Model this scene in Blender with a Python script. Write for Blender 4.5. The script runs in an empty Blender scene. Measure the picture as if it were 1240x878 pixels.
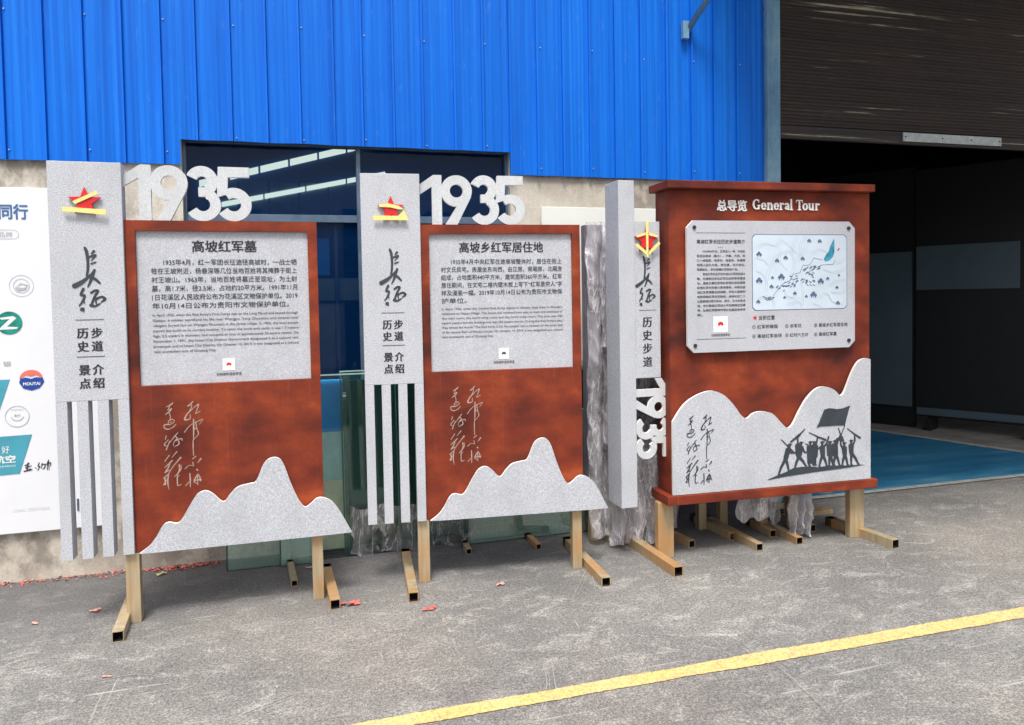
import bpy, bmesh, math, random
import numpy as np
from mathutils import Vector, Matrix, noise
random.seed(7)
sc = bpy.context.scene
# ------------------------------------------------------------ camera, sky, sun, exposure
cam_d = bpy.data.cameras.new("camera"); cam = bpy.data.objects.new("camera", cam_d)
sc.collection.objects.link(cam); sc.camera = cam
_R = Vector((0.95954929, -0.2810021, -0.01740644)); _U = Vector((0.02670998, 0.02931222, 0.99921338)); _F = Vector((0.28027084, 0.95925941, -0.03563208))
M4 = Matrix.Identity(4)
for i in range(3):
    M4[i][0], M4[i][1], M4[i][2] = _R[i], _U[i], -_F[i]
M4[2][3] = 1.55
cam.matrix_world = M4
cam_d.sensor_fit = 'HORIZONTAL'; cam_d.sensor_width = 36; cam_d.lens = 904.67 / 1240 * 36
cam_d.shift_y = -(439 - 393.56) / 1240; cam_d.clip_start = 0.05; cam_d.clip_end = 2000
SUN_EL, SUN_AZ = 63, 200        # degrees; azimuth clockwise from +Y: behind the camera, a little left
w = bpy.data.worlds.new("World"); sc.world = w; w.use_nodes = True
nt = w.node_tree; nt.nodes.clear()
sky = nt.nodes.new('ShaderNodeTexSky'); sky.sky_type = 'NISHITA'; sky.sun_disc = False
sky.sun_elevation = math.radians(SUN_EL); sky.sun_rotation = math.radians(SUN_AZ)
sky.air_density = 1.0; sky.dust_density = 6.0; sky.ozone_density = 0.6
hsv = nt.nodes.new('ShaderNodeHueSaturation'); hsv.inputs['Saturation'].default_value = 0.45
bg = nt.nodes.new('ShaderNodeBackground'); bg.inputs['Strength'].default_value = 0.115
wo = nt.nodes.new('ShaderNodeOutputWorld')
nt.links.new(sky.outputs[0], hsv.inputs['Color']); nt.links.new(hsv.outputs[0], bg.inputs[0]); nt.links.new(bg.outputs[0], wo.inputs[0])
sl = bpy.data.lights.new("sun", 'SUN'); sl.energy = 2.3; sl.angle = math.radians(15); sl.color = (1.0, 0.96, 0.9)
so = bpy.data.objects.new("sun", sl); sc.collection.objects.link(so)
_az, _el = math.radians(SUN_AZ), math.radians(SUN_EL)
sd = Vector((math.sin(_az) * math.cos(_el), math.cos(_az) * math.cos(_el), math.sin(_el)))
so.rotation_euler = sd.to_track_quat('Z', 'Y').to_euler()
sc.view_settings.view_transform = 'Standard'; sc.view_settings.look = 'None'
sc.view_settings.gamma = 1.0; sc.view_settings.exposure = 0.52; sc.view_settings.use_curve_mapping = False
sc.render.film_transparent = False

# ------------------------------------------------------------ materials
MATS = {}
class NT:
    def __init__(s, name):
        s.m = bpy.data.materials.new(name); s.m.use_nodes = True; s.t = s.m.node_tree
        s.b = s.t.nodes['Principled BSDF']; s.out = s.t.nodes['Material Output']; s.co = None
    def n(s, typ, **kw):
        nd = s.t.nodes.new(typ)
        for k, v in kw.items():
            if k in nd.inputs: nd.inputs[k].default_value = v
            else: setattr(nd, k, v)
        return nd
    def l(s, a, b): s.t.links.new(a, b)
    def coord(s, scale=(1, 1, 1), rot=(0, 0, 0), world=False):
        if world: c = s.n('ShaderNodeNewGeometry').outputs['Position']
        else: c = s.n('ShaderNodeTexCoord').outputs['Object']
        mp = s.n('ShaderNodeMapping'); mp.inputs['Scale'].default_value = scale; mp.inputs['Rotation'].default_value = rot
        s.l(c, mp.inputs[0]); return mp.outputs[0]
    def noise(s, co, scale, detail=4, rough=0.55, dist=0.0):
        nd = s.n('ShaderNodeTexNoise'); nd.inputs['Scale'].default_value = scale; nd.inputs['Detail'].default_value = detail
        nd.inputs['Roughness'].default_value = rough; nd.inputs['Distortion'].default_value = dist
        s.l(co, nd.inputs['Vector']); return nd.outputs['Fac']
    def ramp(s, fac, stops):
        r = s.n('ShaderNodeValToRGB'); e = r.color_ramp.elements
        while len(e) < len(stops): e.new(0.5)
        for i, (p, c) in enumerate(stops):
            e[i].position = p; e[i].color = (c, c, c, 1) if isinstance(c, (int, float)) else (*c, 1)
        s.l(fac, r.inputs[0]); return r.outputs[0]
    def mix(s, fac, a, b, mode='MIX'):
        m = s.n('ShaderNodeMix'); m.data_type = 'RGBA'; m.blend_type = mode
        for v, i in ((fac, 0), (a, 6), (b, 7)):
            if hasattr(v, 'links'): s.l(v, m.inputs[i])
            elif i == 0: m.inputs[0].default_value = v
            else: m.inputs[i].default_value = (*v, 1)
        return m.outputs[2]
    def bump(s, fac, strength=0.2, dist=0.01, prev=None):
        b = s.n('ShaderNodeBump'); b.inputs['Strength'].default_value = strength; b.inputs['Distance'].default_value = dist
        s.l(fac, b.inputs['Height'])
        if prev is not None: s.l(prev, b.inputs['Normal'])
        s.l(b.outputs[0], s.b.inputs['Normal']); return b.outputs[0]
    def base(s, v, rough=0.5, metal=0.0, spec=None):
        if hasattr(v, 'links'): s.l(v, s.b.inputs['Base Color'])
        else: s.b.inputs['Base Color'].default_value = (*v, 1)
        if hasattr(rough, 'links'): s.l(rough, s.b.inputs['Roughness'])
        else: s.b.inputs['Roughness'].default_value = rough
        s.b.inputs['Metallic'].default_value = metal
        if spec is not None: s.b.inputs['Specular IOR Level'].default_value = spec

def plain(name, col, rough=0.6, metal=0.0, var=0.12, scale=14, spec=None, bump=0.0):
    a = NT(name); co = a.coord(); f = a.noise(co, scale, 5)
    lo = tuple(c * (1 - var) for c in col); hi = tuple(min(1, c * (1 + var)) for c in col)
    a.base(a.ramp(f, [(0.3, lo), (0.7, hi)]), rough, metal, spec)
    if bump: a.bump(f, bump, 0.005)
    MATS[name] = a.m; return a.m

def m_asphalt():
    a = NT('asphalt'); co = a.coord(world=True)
    big = a.noise(co, 0.7, 6, 0.62, 0.3); fine = a.noise(co, 130, 2, 0.8); fine2 = a.noise(co, 60, 4, 0.8); mid = a.noise(a.coord((1, 1.5, 1), (0, 0, 0.3), True), 5.5, 9, 0.78, 0.8)
    c = a.ramp(big, [(0.32, (0.135, 0.133, 0.132)), (0.52, (0.20, 0.196, 0.188)), (0.72, (0.275, 0.268, 0.25))])
    c = a.mix(a.ramp(mid, [(0.50, 0.0), (0.58, 0.30), (0.66, 0.75)]), c, (0.46, 0.445, 0.415))
    warm = a.noise(co, 0.45, 3); c = a.mix(a.ramp(warm, [(0.45, 0.0), (0.65, 0.55)]), c, (0.29, 0.262, 0.232))
    c = a.mix(a.ramp(mid, [(0.28, 0.6), (0.42, 0.0)]), c, (0.085, 0.082, 0.088))
    c = a.mix(0.9, c, a.ramp(fine, [(0.36, 0.45), (0.5, 0.97), (0.64, 1.5)]), 'MULTIPLY')
    c = a.mix(0.8, c, a.ramp(fine2, [(0.36, 0.50), (0.5, 1.0), (0.64, 1.45)]), 'MULTIPLY')
    for sc_, rot, th in (((1.2, 34, 1), 0.45, 0.70), ((40, 2.2, 1), 0.7, 0.705), ((1.6, 70, 1), 0.15, 0.70)):
        s = a.noise(a.coord(sc_, (0, 0, rot), True), 1.0, 3, 0.6, 0.5)
        msk = a.noise(co, 1.7, 2)
        k = a.mix(1.0, a.ramp(s, [(th - 0.02, 0.0), (th + 0.01, 0.6)]), a.ramp(msk, [(0.46, 0.0), (0.6, 1.0)]), 'MULTIPLY')
        c = a.mix(k, c, (0.60, 0.58, 0.55))
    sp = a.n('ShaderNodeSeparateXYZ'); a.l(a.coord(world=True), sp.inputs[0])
    # ambient shade painted into the colour along the foot of the wall
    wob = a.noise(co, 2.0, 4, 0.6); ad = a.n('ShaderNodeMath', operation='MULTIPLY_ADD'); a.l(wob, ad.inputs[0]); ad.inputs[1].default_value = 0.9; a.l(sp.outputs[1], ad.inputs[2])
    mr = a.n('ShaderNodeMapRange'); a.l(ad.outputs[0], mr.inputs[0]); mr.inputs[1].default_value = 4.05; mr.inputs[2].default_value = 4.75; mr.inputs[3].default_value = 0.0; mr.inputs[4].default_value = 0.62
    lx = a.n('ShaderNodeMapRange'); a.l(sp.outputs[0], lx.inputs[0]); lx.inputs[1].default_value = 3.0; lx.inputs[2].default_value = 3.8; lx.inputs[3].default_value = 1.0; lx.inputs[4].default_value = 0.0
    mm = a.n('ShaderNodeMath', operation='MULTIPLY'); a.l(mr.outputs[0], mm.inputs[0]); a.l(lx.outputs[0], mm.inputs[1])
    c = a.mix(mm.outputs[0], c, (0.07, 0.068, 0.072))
    a.base(c, 0.85); a.bump(fine2, 0.6, 0.005); MATS['asphalt'] = a.m
def m_yellow():
    a = NT('road_yellow'); co = a.coord(world=True)
    f = a.noise(co, 30, 6, 0.7); g = a.noise(co, 3, 4)
    c = a.ramp(g, [(0.3, (0.72, 0.48, 0.15)), (0.7, (0.74, 0.56, 0.26))])
    c = a.mix(a.ramp(f, [(0.53, 0.0), (0.64, 0.7)]), c, (0.38, 0.34, 0.25))
    fine = a.noise(co, 110, 2, 0.8); c = a.mix(0.8, c, a.ramp(fine, [(0.36, 0.5), (0.5, 0.95), (0.66, 1.25)]), 'MULTIPLY')
    a.base(c, 0.8); a.bump(fine, 0.3, 0.003); MATS['road_yellow'] = a.m
def m_bluemetal():
    a = NT('blue_sheet')
    s = a.noise(a.coord((38, 38, 0.35), world=True), 1.0, 4, 0.65); g = a.noise(a.coord(world=True), 0.9, 3)
    c = a.ramp(s, [(0.28, (0.002, 0.100, 0.52)), (0.5, (0.003, 0.150, 0.70)), (0.75, (0.012, 0.22, 0.84))])
    c = a.mix(a.ramp(g, [(0.4, 0.0), (0.7, 0.35)]), c, (0.003, 0.11, 0.58))
    d = a.noise(a.coord((6, 6, 2.0), world=True), 4, 5, 0.7)
    c = a.mix(a.ramp(d, [(0.60, 0.0), (0.8, 0.3)]), c, (0.16, 0.30, 0.55))
    rn = a.noise(a.coord((16, 16, 0.5), world=True), 1.0, 5, 0.7); c = a.mix(a.ramp(rn, [(0.54, 0.0), (0.70, 0.45)]), c, (0.004, 0.06, 0.36))
    a.base(c, 0.5, 0.0, 0.18); a.bump(s, 0.10, 0.003); MATS['blue_sheet'] = a.m
def m_concrete():
    a = NT('stained_concrete'); co = a.coord(world=True)
    f = a.noise(co, 2.2, 8, 0.6); fine = a.noise(co, 60, 3)
    st = a.noise(a.coord((7, 7, 5), world=True), 1.0, 7, 0.66)
    c = a.ramp(f, [(0.3, (0.46, 0.41, 0.34)), (0.65, (0.66, 0.62, 0.545))])
    bl = a.noise(co, 1.3, 3); c = a.mix(a.mix(1.0, a.ramp(st, [(0.42, 0.0), (0.56, 0.85)]), a.ramp(bl, [(0.42, 0.15), (0.56, 1.0)]), 'MULTIPLY'), c, (0.25, 0.22, 0.19))
    c = a.mix(0.4, c, a.ramp(fine, [(0.3, 0.7), (0.7, 1.15)]), 'MULTIPLY')
    a.base(c, 0.9); a.bump(f, 0.3, 0.01); MATS['stained_concrete'] = a.m
def m_rust():
    a = NT('rust_paint'); co = a.coord()
    f = a.noise(a.coord((0.9, 1, 1.5)), 3.4, 4, 0.5, 0.1); g = a.noise(a.coord((1, 1, 1.4)), 8, 4, 0.5); h = a.noise(co, 120, 2)
    c = a.ramp(f, [(0.32, (0.065, 0.012, 0.009)), (0.46, (0.16, 0.025, 0.011)), (0.60, (0.25, 0.040, 0.014)), (0.78, (0.42, 0.085, 0.024))])
    c = a.mix(a.ramp(g, [(0.48, 0.0), (0.7, 0.55)]), c, (0.12, 0.018, 0.011))
    sc2 = a.noise(a.coord((60, 60, 1.2)), 1.0, 4, 0.7); c = a.mix(a.ramp(sc2, [(0.6, 0.0), (0.75, 0.22)]), c, (0.42, 0.16, 0.09))
    c = a.mix(0.3, c, a.ramp(h, [(0.3, 0.7), (0.7, 1.25)]), 'MULTIPLY')
    a.base(c, 0.6, 0.0, 0.3); a.bump(h, 0.08, 0.002); MATS['rust_paint'] = a.m
def m_stone(name, col, sp=1.0):
    a = NT(name); co = a.coord()
    v = a.n('ShaderNodeTexVoronoi'); v.inputs['Scale'].default_value = 260; a.l(co, v.inputs['Vector'])
    f = a.noise(co, 210, 2, 0.8); g = a.noise(a.coord((1, 1, 0.6)), 5, 5, 0.65)
    lo = tuple(c * (1 - 0.34 * sp) for c in col); hi = tuple(min(0.92, c * (1 + 0.42 * sp)) for c in col)
    c = a.ramp(f, [(0.36, lo), (0.5, col), (0.64, hi)])
    c = a.mix(0.16, c, v.outputs['Color'], 'SOFT_LIGHT')
    c = a.mix(a.ramp(g, [(0.32, 0.38), (0.55, 0.0)]), c, (0.36, 0.385, 0.40))
    a.base(c, 0.6, 0.0, 0.35); a.bump(f, 0.15, 0.002); MATS[name] = a.m
def m_tan():
    a = NT('tan_steel'); f = a.noise(a.coord((30, 30, 2.2)), 1.0, 5, 0.6); g = a.noise(a.coord(world=True), 3.3, 3)
    c = a.ramp(f, [(0.3, (0.36, 0.28, 0.17)), (0.5, (0.46, 0.37, 0.235)), (0.72, (0.56, 0.48, 0.34))])
    c = a.mix(a.ramp(g, [(0.46, 0.0), (0.62, 0.65)]), c, (0.52, 0.25, 0.075))
    a.base(c, 0.40, 0.25); a.bump(f, 0.1, 0.003); MATS['tan_steel'] = a.m
def m_trim():
    a = NT('trim_paint'); co = a.coord((1, 1, 0.5), world=True); f = a.noise(co, 3.5, 6, 0.7); g = a.noise(co, 14, 5, 0.7)
    c = a.ramp(f, [(0.3, (0.07, 0.17, 0.30)), (0.5, (0.14, 0.30, 0.45)), (0.7, (0.30, 0.44, 0.54))])
    c = a.mix(a.ramp(g, [(0.62, 0.0), (0.7, 0.9)]), c, (0.05, 0.03, 0.02))
    a.base(c, 0.55); MATS['trim_paint'] = a.m
def m_shutter():
    a = NT('shutter_steel'); s = a.noise(a.coord((0.55, 1, 46), world=True), 1.0, 5, 0.72); g = a.noise(a.coord(world=True), 1.1, 4)
    t = a.noise(a.coord((0.5, 1, 5), world=True), 1.0, 6, 0.75)
    c = a.ramp(s, [(0.35, (0.007, 0.005, 0.005)), (0.6, (0.032, 0.021, 0.017))])
    c = a.mix(a.ramp(g, [(0.45, 0.0), (0.7, 0.5)]), c, (0.050, 0.026, 0.020))
    m = a.mix(1.0, a.ramp(s, [(0.60, 0.0), (0.64, 1.0)]), a.ramp(t, [(0.5, 0.0), (0.58, 1.0)]), 'MULTIPLY')
    c = a.mix(m, c, (0.36, 0.34, 0.24))
    a.base(c, 0.55, 0.0); MATS['shutter_steel'] = a.m
def m_bluefloor():
    a = NT('blue_floor_paint'); co = a.coord(world=True); f = a.noise(a.coord((0.7, 2.4, 1), world=True), 1.6, 6, 0.65); g = a.noise(co, 26, 4, 0.7)
    c = a.ramp(f, [(0.3, (0.018, 0.12, 0.26)), (0.52, (0.03, 0.20, 0.37)), (0.75, (0.13, 0.33, 0.45))])
    c = a.mix(a.ramp(g, [(0.6, 0.0), (0.75, 0.5)]), c, (0.25, 0.36, 0.42))
    a.base(c, 0.45); MATS['blue_floor_paint'] = a.m
def m_glasslike(name, tint, gloss_rough=0.02, alpha=0.55, body=(0.02, 0.1, 0.08), ior=1.5):
    a = NT(name); t = a.t
    tr = a.n('ShaderNodeBsdfTransparent'); tr.inputs[0].default_value = (*tint, 1)
    df = a.n('ShaderNodeBsdfDiffuse'); df.inputs[0].default_value = (*body, 1)
    gl = a.n('ShaderNodeBsdfGlossy'); gl.inputs['Roughness'].default_value = gloss_rough
    fr = a.n('ShaderNodeFresnel'); fr.inputs[0].default_value = ior
    m1 = a.n('ShaderNodeMixShader'); m1.inputs[0].default_value = alpha
    m2 = a.n('ShaderNodeMixShader')
    a.l(df.outputs[0], m1.inputs[1]); a.l(tr.outputs[0], m1.inputs[2])
    a.l(fr.outputs[0], m2.inputs[0]); a.l(m1.outputs[0], m2.inputs[1]); a.l(gl.outputs[0], m2.inputs[2])
    a.l(m2.outputs[0], a.out.inputs[0]); MATS[name] = a.m
def m_film(name='plastic_film', lo=0.14, hi=0.50, r1=0.40, r2=0.32, kmax=0.50, rot=(0.1, 0.35, 0.1)):
    a = NT(name); co = a.coord((1.7, 1.7, 0.40), rot, True)
    f = a.noise(co, 4.5, 5, 0.6, 0.5); g = a.noise(co, 15, 4, 0.6, 0.6); big = a.noise(a.coord(world=True), 3.5, 3)
    def ridge(v, wd, hi):
        m = a.n('ShaderNodeMath', operation='SUBTRACT'); a.l(v, m.inputs[0]); m.inputs[1].default_value = 0.5
        b = a.n('ShaderNodeMath', operation='ABSOLUTE'); a.l(m.outputs[0], b.inputs[0])
        return a.ramp(b.outputs[0], [(0.0, hi), (wd, 0.0)])
    r = a.mix(1.0, ridge(f, 0.022, r1), ridge(g, 0.014, r2), 'ADD')  # crease highlights put into the diffuse mix as bright lines
    r = a.mix(1.0, r, a.ramp(big, [(0.35, lo), (0.62, hi)]), 'ADD')
    tr = a.n('ShaderNodeBsdfTransparent'); tr.inputs[0].default_value = (0.97, 0.97, 0.98, 1)
    df = a.n('ShaderNodeBsdfDiffuse'); df.inputs[0].default_value = (0.84, 0.82, 0.87, 1)
    gl = a.n('ShaderNodeBsdfGlossy'); gl.inputs['Roughness'].default_value = 0.16
    bp = a.n('ShaderNodeBump'); bp.inputs['Strength'].default_value = 1.0; bp.inputs['Distance'].default_value = 0.035; a.l(f, bp.inputs['Height'])
    a.l(bp.outputs[0], gl.inputs['Normal']); a.l(bp.outputs[0], df.inputs['Normal'])
    lw = a.n('ShaderNodeLayerWeight'); lw.inputs[0].default_value = 0.35; a.l(bp.outputs[0], lw.inputs['Normal'])
    m1 = a.n('ShaderNodeMixShader'); a.l(r, m1.inputs[0]); a.l(tr.outputs[0], m1.inputs[1]); a.l(df.outputs[0], m1.inputs[2])
    k = a.ramp(lw.outputs['Fresnel'], [(0.0, 0.05), (0.7, kmax)])
    m2 = a.n('ShaderNodeMixShader'); a.l(k, m2.inputs[0]); a.l(m1.outputs[0], m2.inputs[1]); a.l(gl.outputs[0], m2.inputs[2])
    a.l(m2.outputs[0], a.out.inputs[0])
    MATS[name] = a.m
m_asphalt(); m_yellow(); m_bluemetal(); m_concrete(); m_rust(); m_tan(); m_trim(); m_shutter(); m_bluefloor(); m_film(); m_film('thin_film', 0.0, 0.16, 0.30, 0.22, 0.25, (0.1, 1.15, 0.1))
m_stone('stone_paint', (0.495, 0.515, 0.565), 0.8); m_stone('stone_panel', (0.49, 0.505, 0.56), 0.6)
m_stone('digit_paint', (0.58, 0.61, 0.64), 0.4)
m_glasslike('window_glass', (0.74, 0.84, 0.92), 0.01, 0.80, (0.002, 0.05, 0.20), 1.28)
m_glasslike('green_glass', (0.93, 1.0, 0.97), 0.02, 0.80, (0.55, 0.88, 0.76), 1.85)
m_glasslike('dark_green_glass', (0.80, 0.96, 0.92), 0.02, 0.95, (0.10, 0.40, 0.34), 1.5); m_glasslike('clear_glass', (0.95, 1.0, 0.99), 0.01, 0.985, (0.3, 0.6, 0.5), 1.35)
plain('white_edge', (0.86, 0.85, 0.80), 0.5, var=0.04)
plain('black_ink', (0.022, 0.022, 0.03), 0.6, var=0.2)
plain('dark_ink', (0.035, 0.045, 0.06), 0.6, var=0.2)
plain('grey_ink', (0.10, 0.10, 0.125), 0.6, var=0.1)
plain('etched_line', (0.38, 0.27, 0.23), 0.6, var=0.25, scale=40)
plain('emblem_red', (0.66, 0.018, 0.022), 0.4, var=0.1)
plain('emblem_red_side', (0.30, 0.02, 0.03), 0.4, var=0.1)
plain('yellow_tape', (0.92, 0.74, 0.26), 0.5, var=0.1, scale=60)
plain('card_white', (0.86, 0.86, 0.86), 0.5, var=0.02)
plain('poster_white', (0.78, 0.80, 0.85), 0.45, var=0.03, scale=3)
plain('poster_blue', (0.05, 0.15, 0.36), 0.5)
plain('poster_teal', (0.06, 0.33, 0.44), 0.5, var=0.15, scale=5)
plain('poster_green', (0.01, 0.25, 0.20), 0.4, var=0.4, scale=18)
plain('logo_blue', (0.01, 0.06, 0.33), 0.5)
plain('logo_red', (0.75, 0.18, 0.14), 0.5)
plain('soft_grey', (0.45, 0.47, 0.50), 0.5)
plain('pale_print', (0.70, 0.72, 0.75), 0.5, var=0.02)
plain('map_white', (0.58, 0.68, 0.78), 0.45, var=0.06, scale=9)
plain('map_line', (0.40, 0.50, 0.60), 0.5)
plain('map_lake', (0.04, 0.28, 0.42), 0.5, var=0.5, scale=30)
plain('map_tree', (0.08, 0.14, 0.24), 0.5, var=0.3, scale=60)
plain('hole_black', (0.006, 0.006, 0.007), 0.9)
plain('bolt_steel', (0.08, 0.08, 0.09), 0.35, 0.8)
plain('frame_alu', (0.13, 0.19, 0.27), 0.4, 0.5, var=0.2)
plain('window_blue', (0.012, 0.09, 0.30), 0.45, 0.0, var=0.15)
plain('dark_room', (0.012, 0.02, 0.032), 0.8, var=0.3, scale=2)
plain('room_beige', (0.42, 0.38, 0.28), 0.8, var=0.2, scale=2)
plain('pale_partition', (0.060, 0.095, 0.12), 0.6, var=0.12, scale=2)
plain('dark_partition', (0.004, 0.005, 0.006), 0.6, var=0.3)
plain('inner_concrete', (0.24, 0.23, 0.215), 0.8, var=0.25, scale=5)
plain('border_paint', (0.40, 0.42, 0.40), 0.7, var=0.3, scale=20)
plain('white_board', (0.78, 0.80, 0.76), 0.5, var=0.05, scale=4)
plain('zinc_bar', (0.46, 0.50, 0.50), 0.45, 0.3, var=0.2, scale=20)
plain('scuff', (0.40, 0.385, 0.36), 0.8, var=0.25, scale=60); plain('inner_teal', (0.25, 0.42, 0.46), 0.7, var=0.35, scale=3); plain('glass_edge', (0.02, 0.12, 0.10), 0.3); plain('glass_top', (0.30, 0.46, 0.42), 0.3); plain('dark_teal', (0.012, 0.06, 0.055), 0.35, var=0.5, scale=2.5); plain('dark_board', (0.15, 0.135, 0.165), 0.6, var=0.35, scale=5)
plain('board_blue', (0.012, 0.36, 0.90), 0.5, var=0.1); plain('board_cyan', (0.55, 0.86, 0.86), 0.5, var=0.1); plain('board_cream', (0.86, 0.86, 0.66), 0.6, var=0.15)
plain('scrap_red', (0.70, 0.12, 0.10), 0.7, var=0.3, scale=50); plain('scrap_pink', (0.72, 0.32, 0.24), 0.7, var=0.3, scale=50)
plain('leaf_yellow', (0.68, 0.58, 0.30), 0.7, var=0.3, scale=40)
plain('roof_sheet', (0.10, 0.16, 0.26), 0.6)
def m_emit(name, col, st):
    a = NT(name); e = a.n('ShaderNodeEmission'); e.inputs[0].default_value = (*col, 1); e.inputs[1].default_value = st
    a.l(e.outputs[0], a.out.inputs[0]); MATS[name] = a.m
m_emit('reflection_glow', (1.0, 0.95, 0.72), 1.25)  # glow of the added strips that imitate reflections in the window

# ------------------------------------------------------------ object helpers
COL = sc.collection
def link(name, me, mats, parent=None):
    o = bpy.data.objects.new(name, me); COL.objects.link(o)
    for m in (mats if isinstance(mats, (list, tuple)) else [mats]): me.materials.append(MATS[m])
    if parent is not None: o.parent = parent
    return o
def tag(o, label=None, cat=None, group=None, kind=None):
    if label: o['label'] = label
    if cat: o['category'] = cat
    if group: o['group'] = group
    if kind: o['kind'] = kind
    return o
def thing(name, label, cat, loc=(0, 0, 0), rz=0.0, group=None):
    o = bpy.data.objects.new(name, None); COL.objects.link(o); o.empty_display_size = 0.2
    o.location = loc; o.rotation_euler = (0, 0, rz); return tag(o, label, cat, group)
def bm_box(bm, x0, x1, y0, y1, z0, z1):
    vs = [bm.verts.new(p) for p in ((x0,y0,z0),(x1,y0,z0),(x1,y1,z0),(x0,y1,z0),(x0,y0,z1),(x1,y0,z1),(x1,y1,z1),(x0,y1,z1))]
    for f in ((0,3,2,1),(4,5,6,7),(0,1,5,4),(1,2,6,5),(2,3,7,6),(3,0,4,7)): bm.faces.new([vs[i] for i in f])
def bm_mesh(bm, name, bevel=0.0):
    if bevel:
        bmesh.ops.bevel(bm, geom=list(bm.edges), offset=bevel, segments=1, affect='EDGES', clamp_overlap=True)
    me = bpy.data.meshes.new(name); bm.to_mesh(me); bm.free(); return me
def boxes(name, lst, mat, parent=None, bevel=0.0015):
    bm = bmesh.new()
    for b in lst: bm_box(bm, *b)
    return link(name, bm_mesh(bm, name, bevel), mat, parent)
def box(name, x0, x1, y0, y1, z0, z1, mat, parent=None, bevel=0.0015):
    return boxes(name, [(x0, x1, y0, y1, z0, z1)], mat, parent, bevel)
DG = None
def curve_mesh(cu, name):
    o = bpy.data.objects.new('tmp', cu); COL.objects.link(o)
    dg = bpy.context.evaluated_depsgraph_get()
    me = bpy.data.meshes.new_from_object(o.evaluated_get(dg)); me.name = name
    bpy.data.objects.remove(o); bpy.data.curves.remove(cu); return me
def stand(me, d):      # curve XY -> wall plane XZ, proud by d towards -Y
    n = len(me.vertices); a = np.empty(n * 3, 'f'); me.vertices.foreach_get('co', a); a = a.reshape(-1, 3)
    b = np.stack([a[:, 0], -(a[:, 2] + d), a[:, 1]], 1).astype('f'); me.vertices.foreach_set('co', b.ravel()); me.update(); return me
def plate(name, loops, d0, d1, mat, parent=None, side=None, bevel=0.0):
    """outline(s) in the x,z plane, solid between depths d0 (back) and d1 (front, towards the viewer)"""
    cu = bpy.data.curves.new(name, 'CURVE'); cu.dimensions = '2D'; cu.fill_mode = 'BOTH' if d1 > d0 else 'FRONT'
    for lp in loops:
        s = cu.splines.new('POLY'); s.points.add(len(lp) - 1)
        for p, q in zip(s.points, lp): p.co = (q[0], q[1], 0, 1)
        s.use_cyclic_u = True
    cu.extrude = max(0.0, (d1 - d0) / 2 - bevel); cu.bevel_depth = bevel; cu.bevel_resolution = 0
    if bevel: cu.offset = -bevel
    me = stand(curve_mesh(cu, name), (d0 + d1) / 2)
    me.materials.clear()
    o = link(name, me, [mat, side] if side else mat, parent)
    for p in me.polygons:
        p.use_smooth = False
        p.material_index = 1 if (side and p.normal.y > -0.8) else 0
    return o
# --- signed distance strokes -> outline
def sd_seg(P, a, b, ra, rb):
    pa = P - np.array(a); ba = np.array(b, float) - np.array(a); h = np.clip((pa @ ba) / max(1e-12, ba @ ba), 0, 1)
    return np.linalg.norm(pa - h[..., None] * ba, axis=-1) - (ra + (rb - ra) * h)
def sd_poly(P, poly):
    poly = np.array(poly, float); d = np.full(P.shape[:-1], 1e9); ins = np.zeros(P.shape[:-1], bool); n = len(poly)
    for i in range(n):
        a, b = poly[i], poly[(i + 1) % n]; d = np.minimum(d, sd_seg(P, a, b, 0, 0))
        c = (a[1] > P[..., 1]) != (b[1] > P[..., 1])
        with np.errstate(divide='ignore', invalid='ignore'):
            xi = (b[0] - a[0]) * (P[..., 1] - a[1]) / (b[1] - a[1] + 1e-15) + a[0]
        ins ^= c & (P[..., 0] < xi)
    return np.where(ins, -d, d)
def contour(F, x0, y0, h):
    ny, nx = F.shape; segs = {}
    def pt(i, j, i2, j2):
        a, b = F[j, i], F[j2, i2]; t = a / (a - b); return (x0 + h * (i + (i2 - i) * t), y0 + h * (j + (j2 - j) * t))
    neg = F < 0
    cell = neg[:-1, :-1].astype(int) + neg[:-1, 1:] * 2 + neg[1:, 1:] * 4 + neg[1:, :-1] * 8
    js, is_ = np.nonzero((cell > 0) & (cell < 15)); pts = {}
    T = {1: [(3, 0)], 2: [(0, 1)], 3: [(3, 1)], 4: [(1, 2)], 5: [(3, 2), (1, 0)], 6: [(0, 2)], 7: [(3, 2)], 8: [(2, 3)], 9: [(2, 0)], 10: [(0, 3), (2, 1)], 11: [(2, 1)], 12: [(1, 3)], 13: [(1, 0)], 14: [(0, 3)]}
    for j, i in zip(js.tolist(), is_.tolist()):
        def edge(k):
            key, q = {0: (('h', i, j), (i, j, i + 1, j)), 1: (('v', i + 1, j), (i + 1, j, i + 1, j + 1)), 2: (('h', i, j + 1), (i, j + 1, i + 1, j + 1)), 3: (('v', i, j), (i, j, i, j + 1))}[k]
            if key not in pts: pts[key] = pt(*q)
            return key
        for s, e in T[int(cell[j, i])]: segs[edge(s)] = edge(e)
    loops = []
    while segs:
        k0 = next(iter(segs)); lp = [k0]; k = segs.pop(k0)
        while k != k0 and k in segs: lp.append(k); k = segs.pop(k)
        P = [pts[q] for q in lp]
        if len(P) >= 6: loops.append(simplify(P, h * 0.22))
    return [l for l in loops if len(l) > 2]
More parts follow.
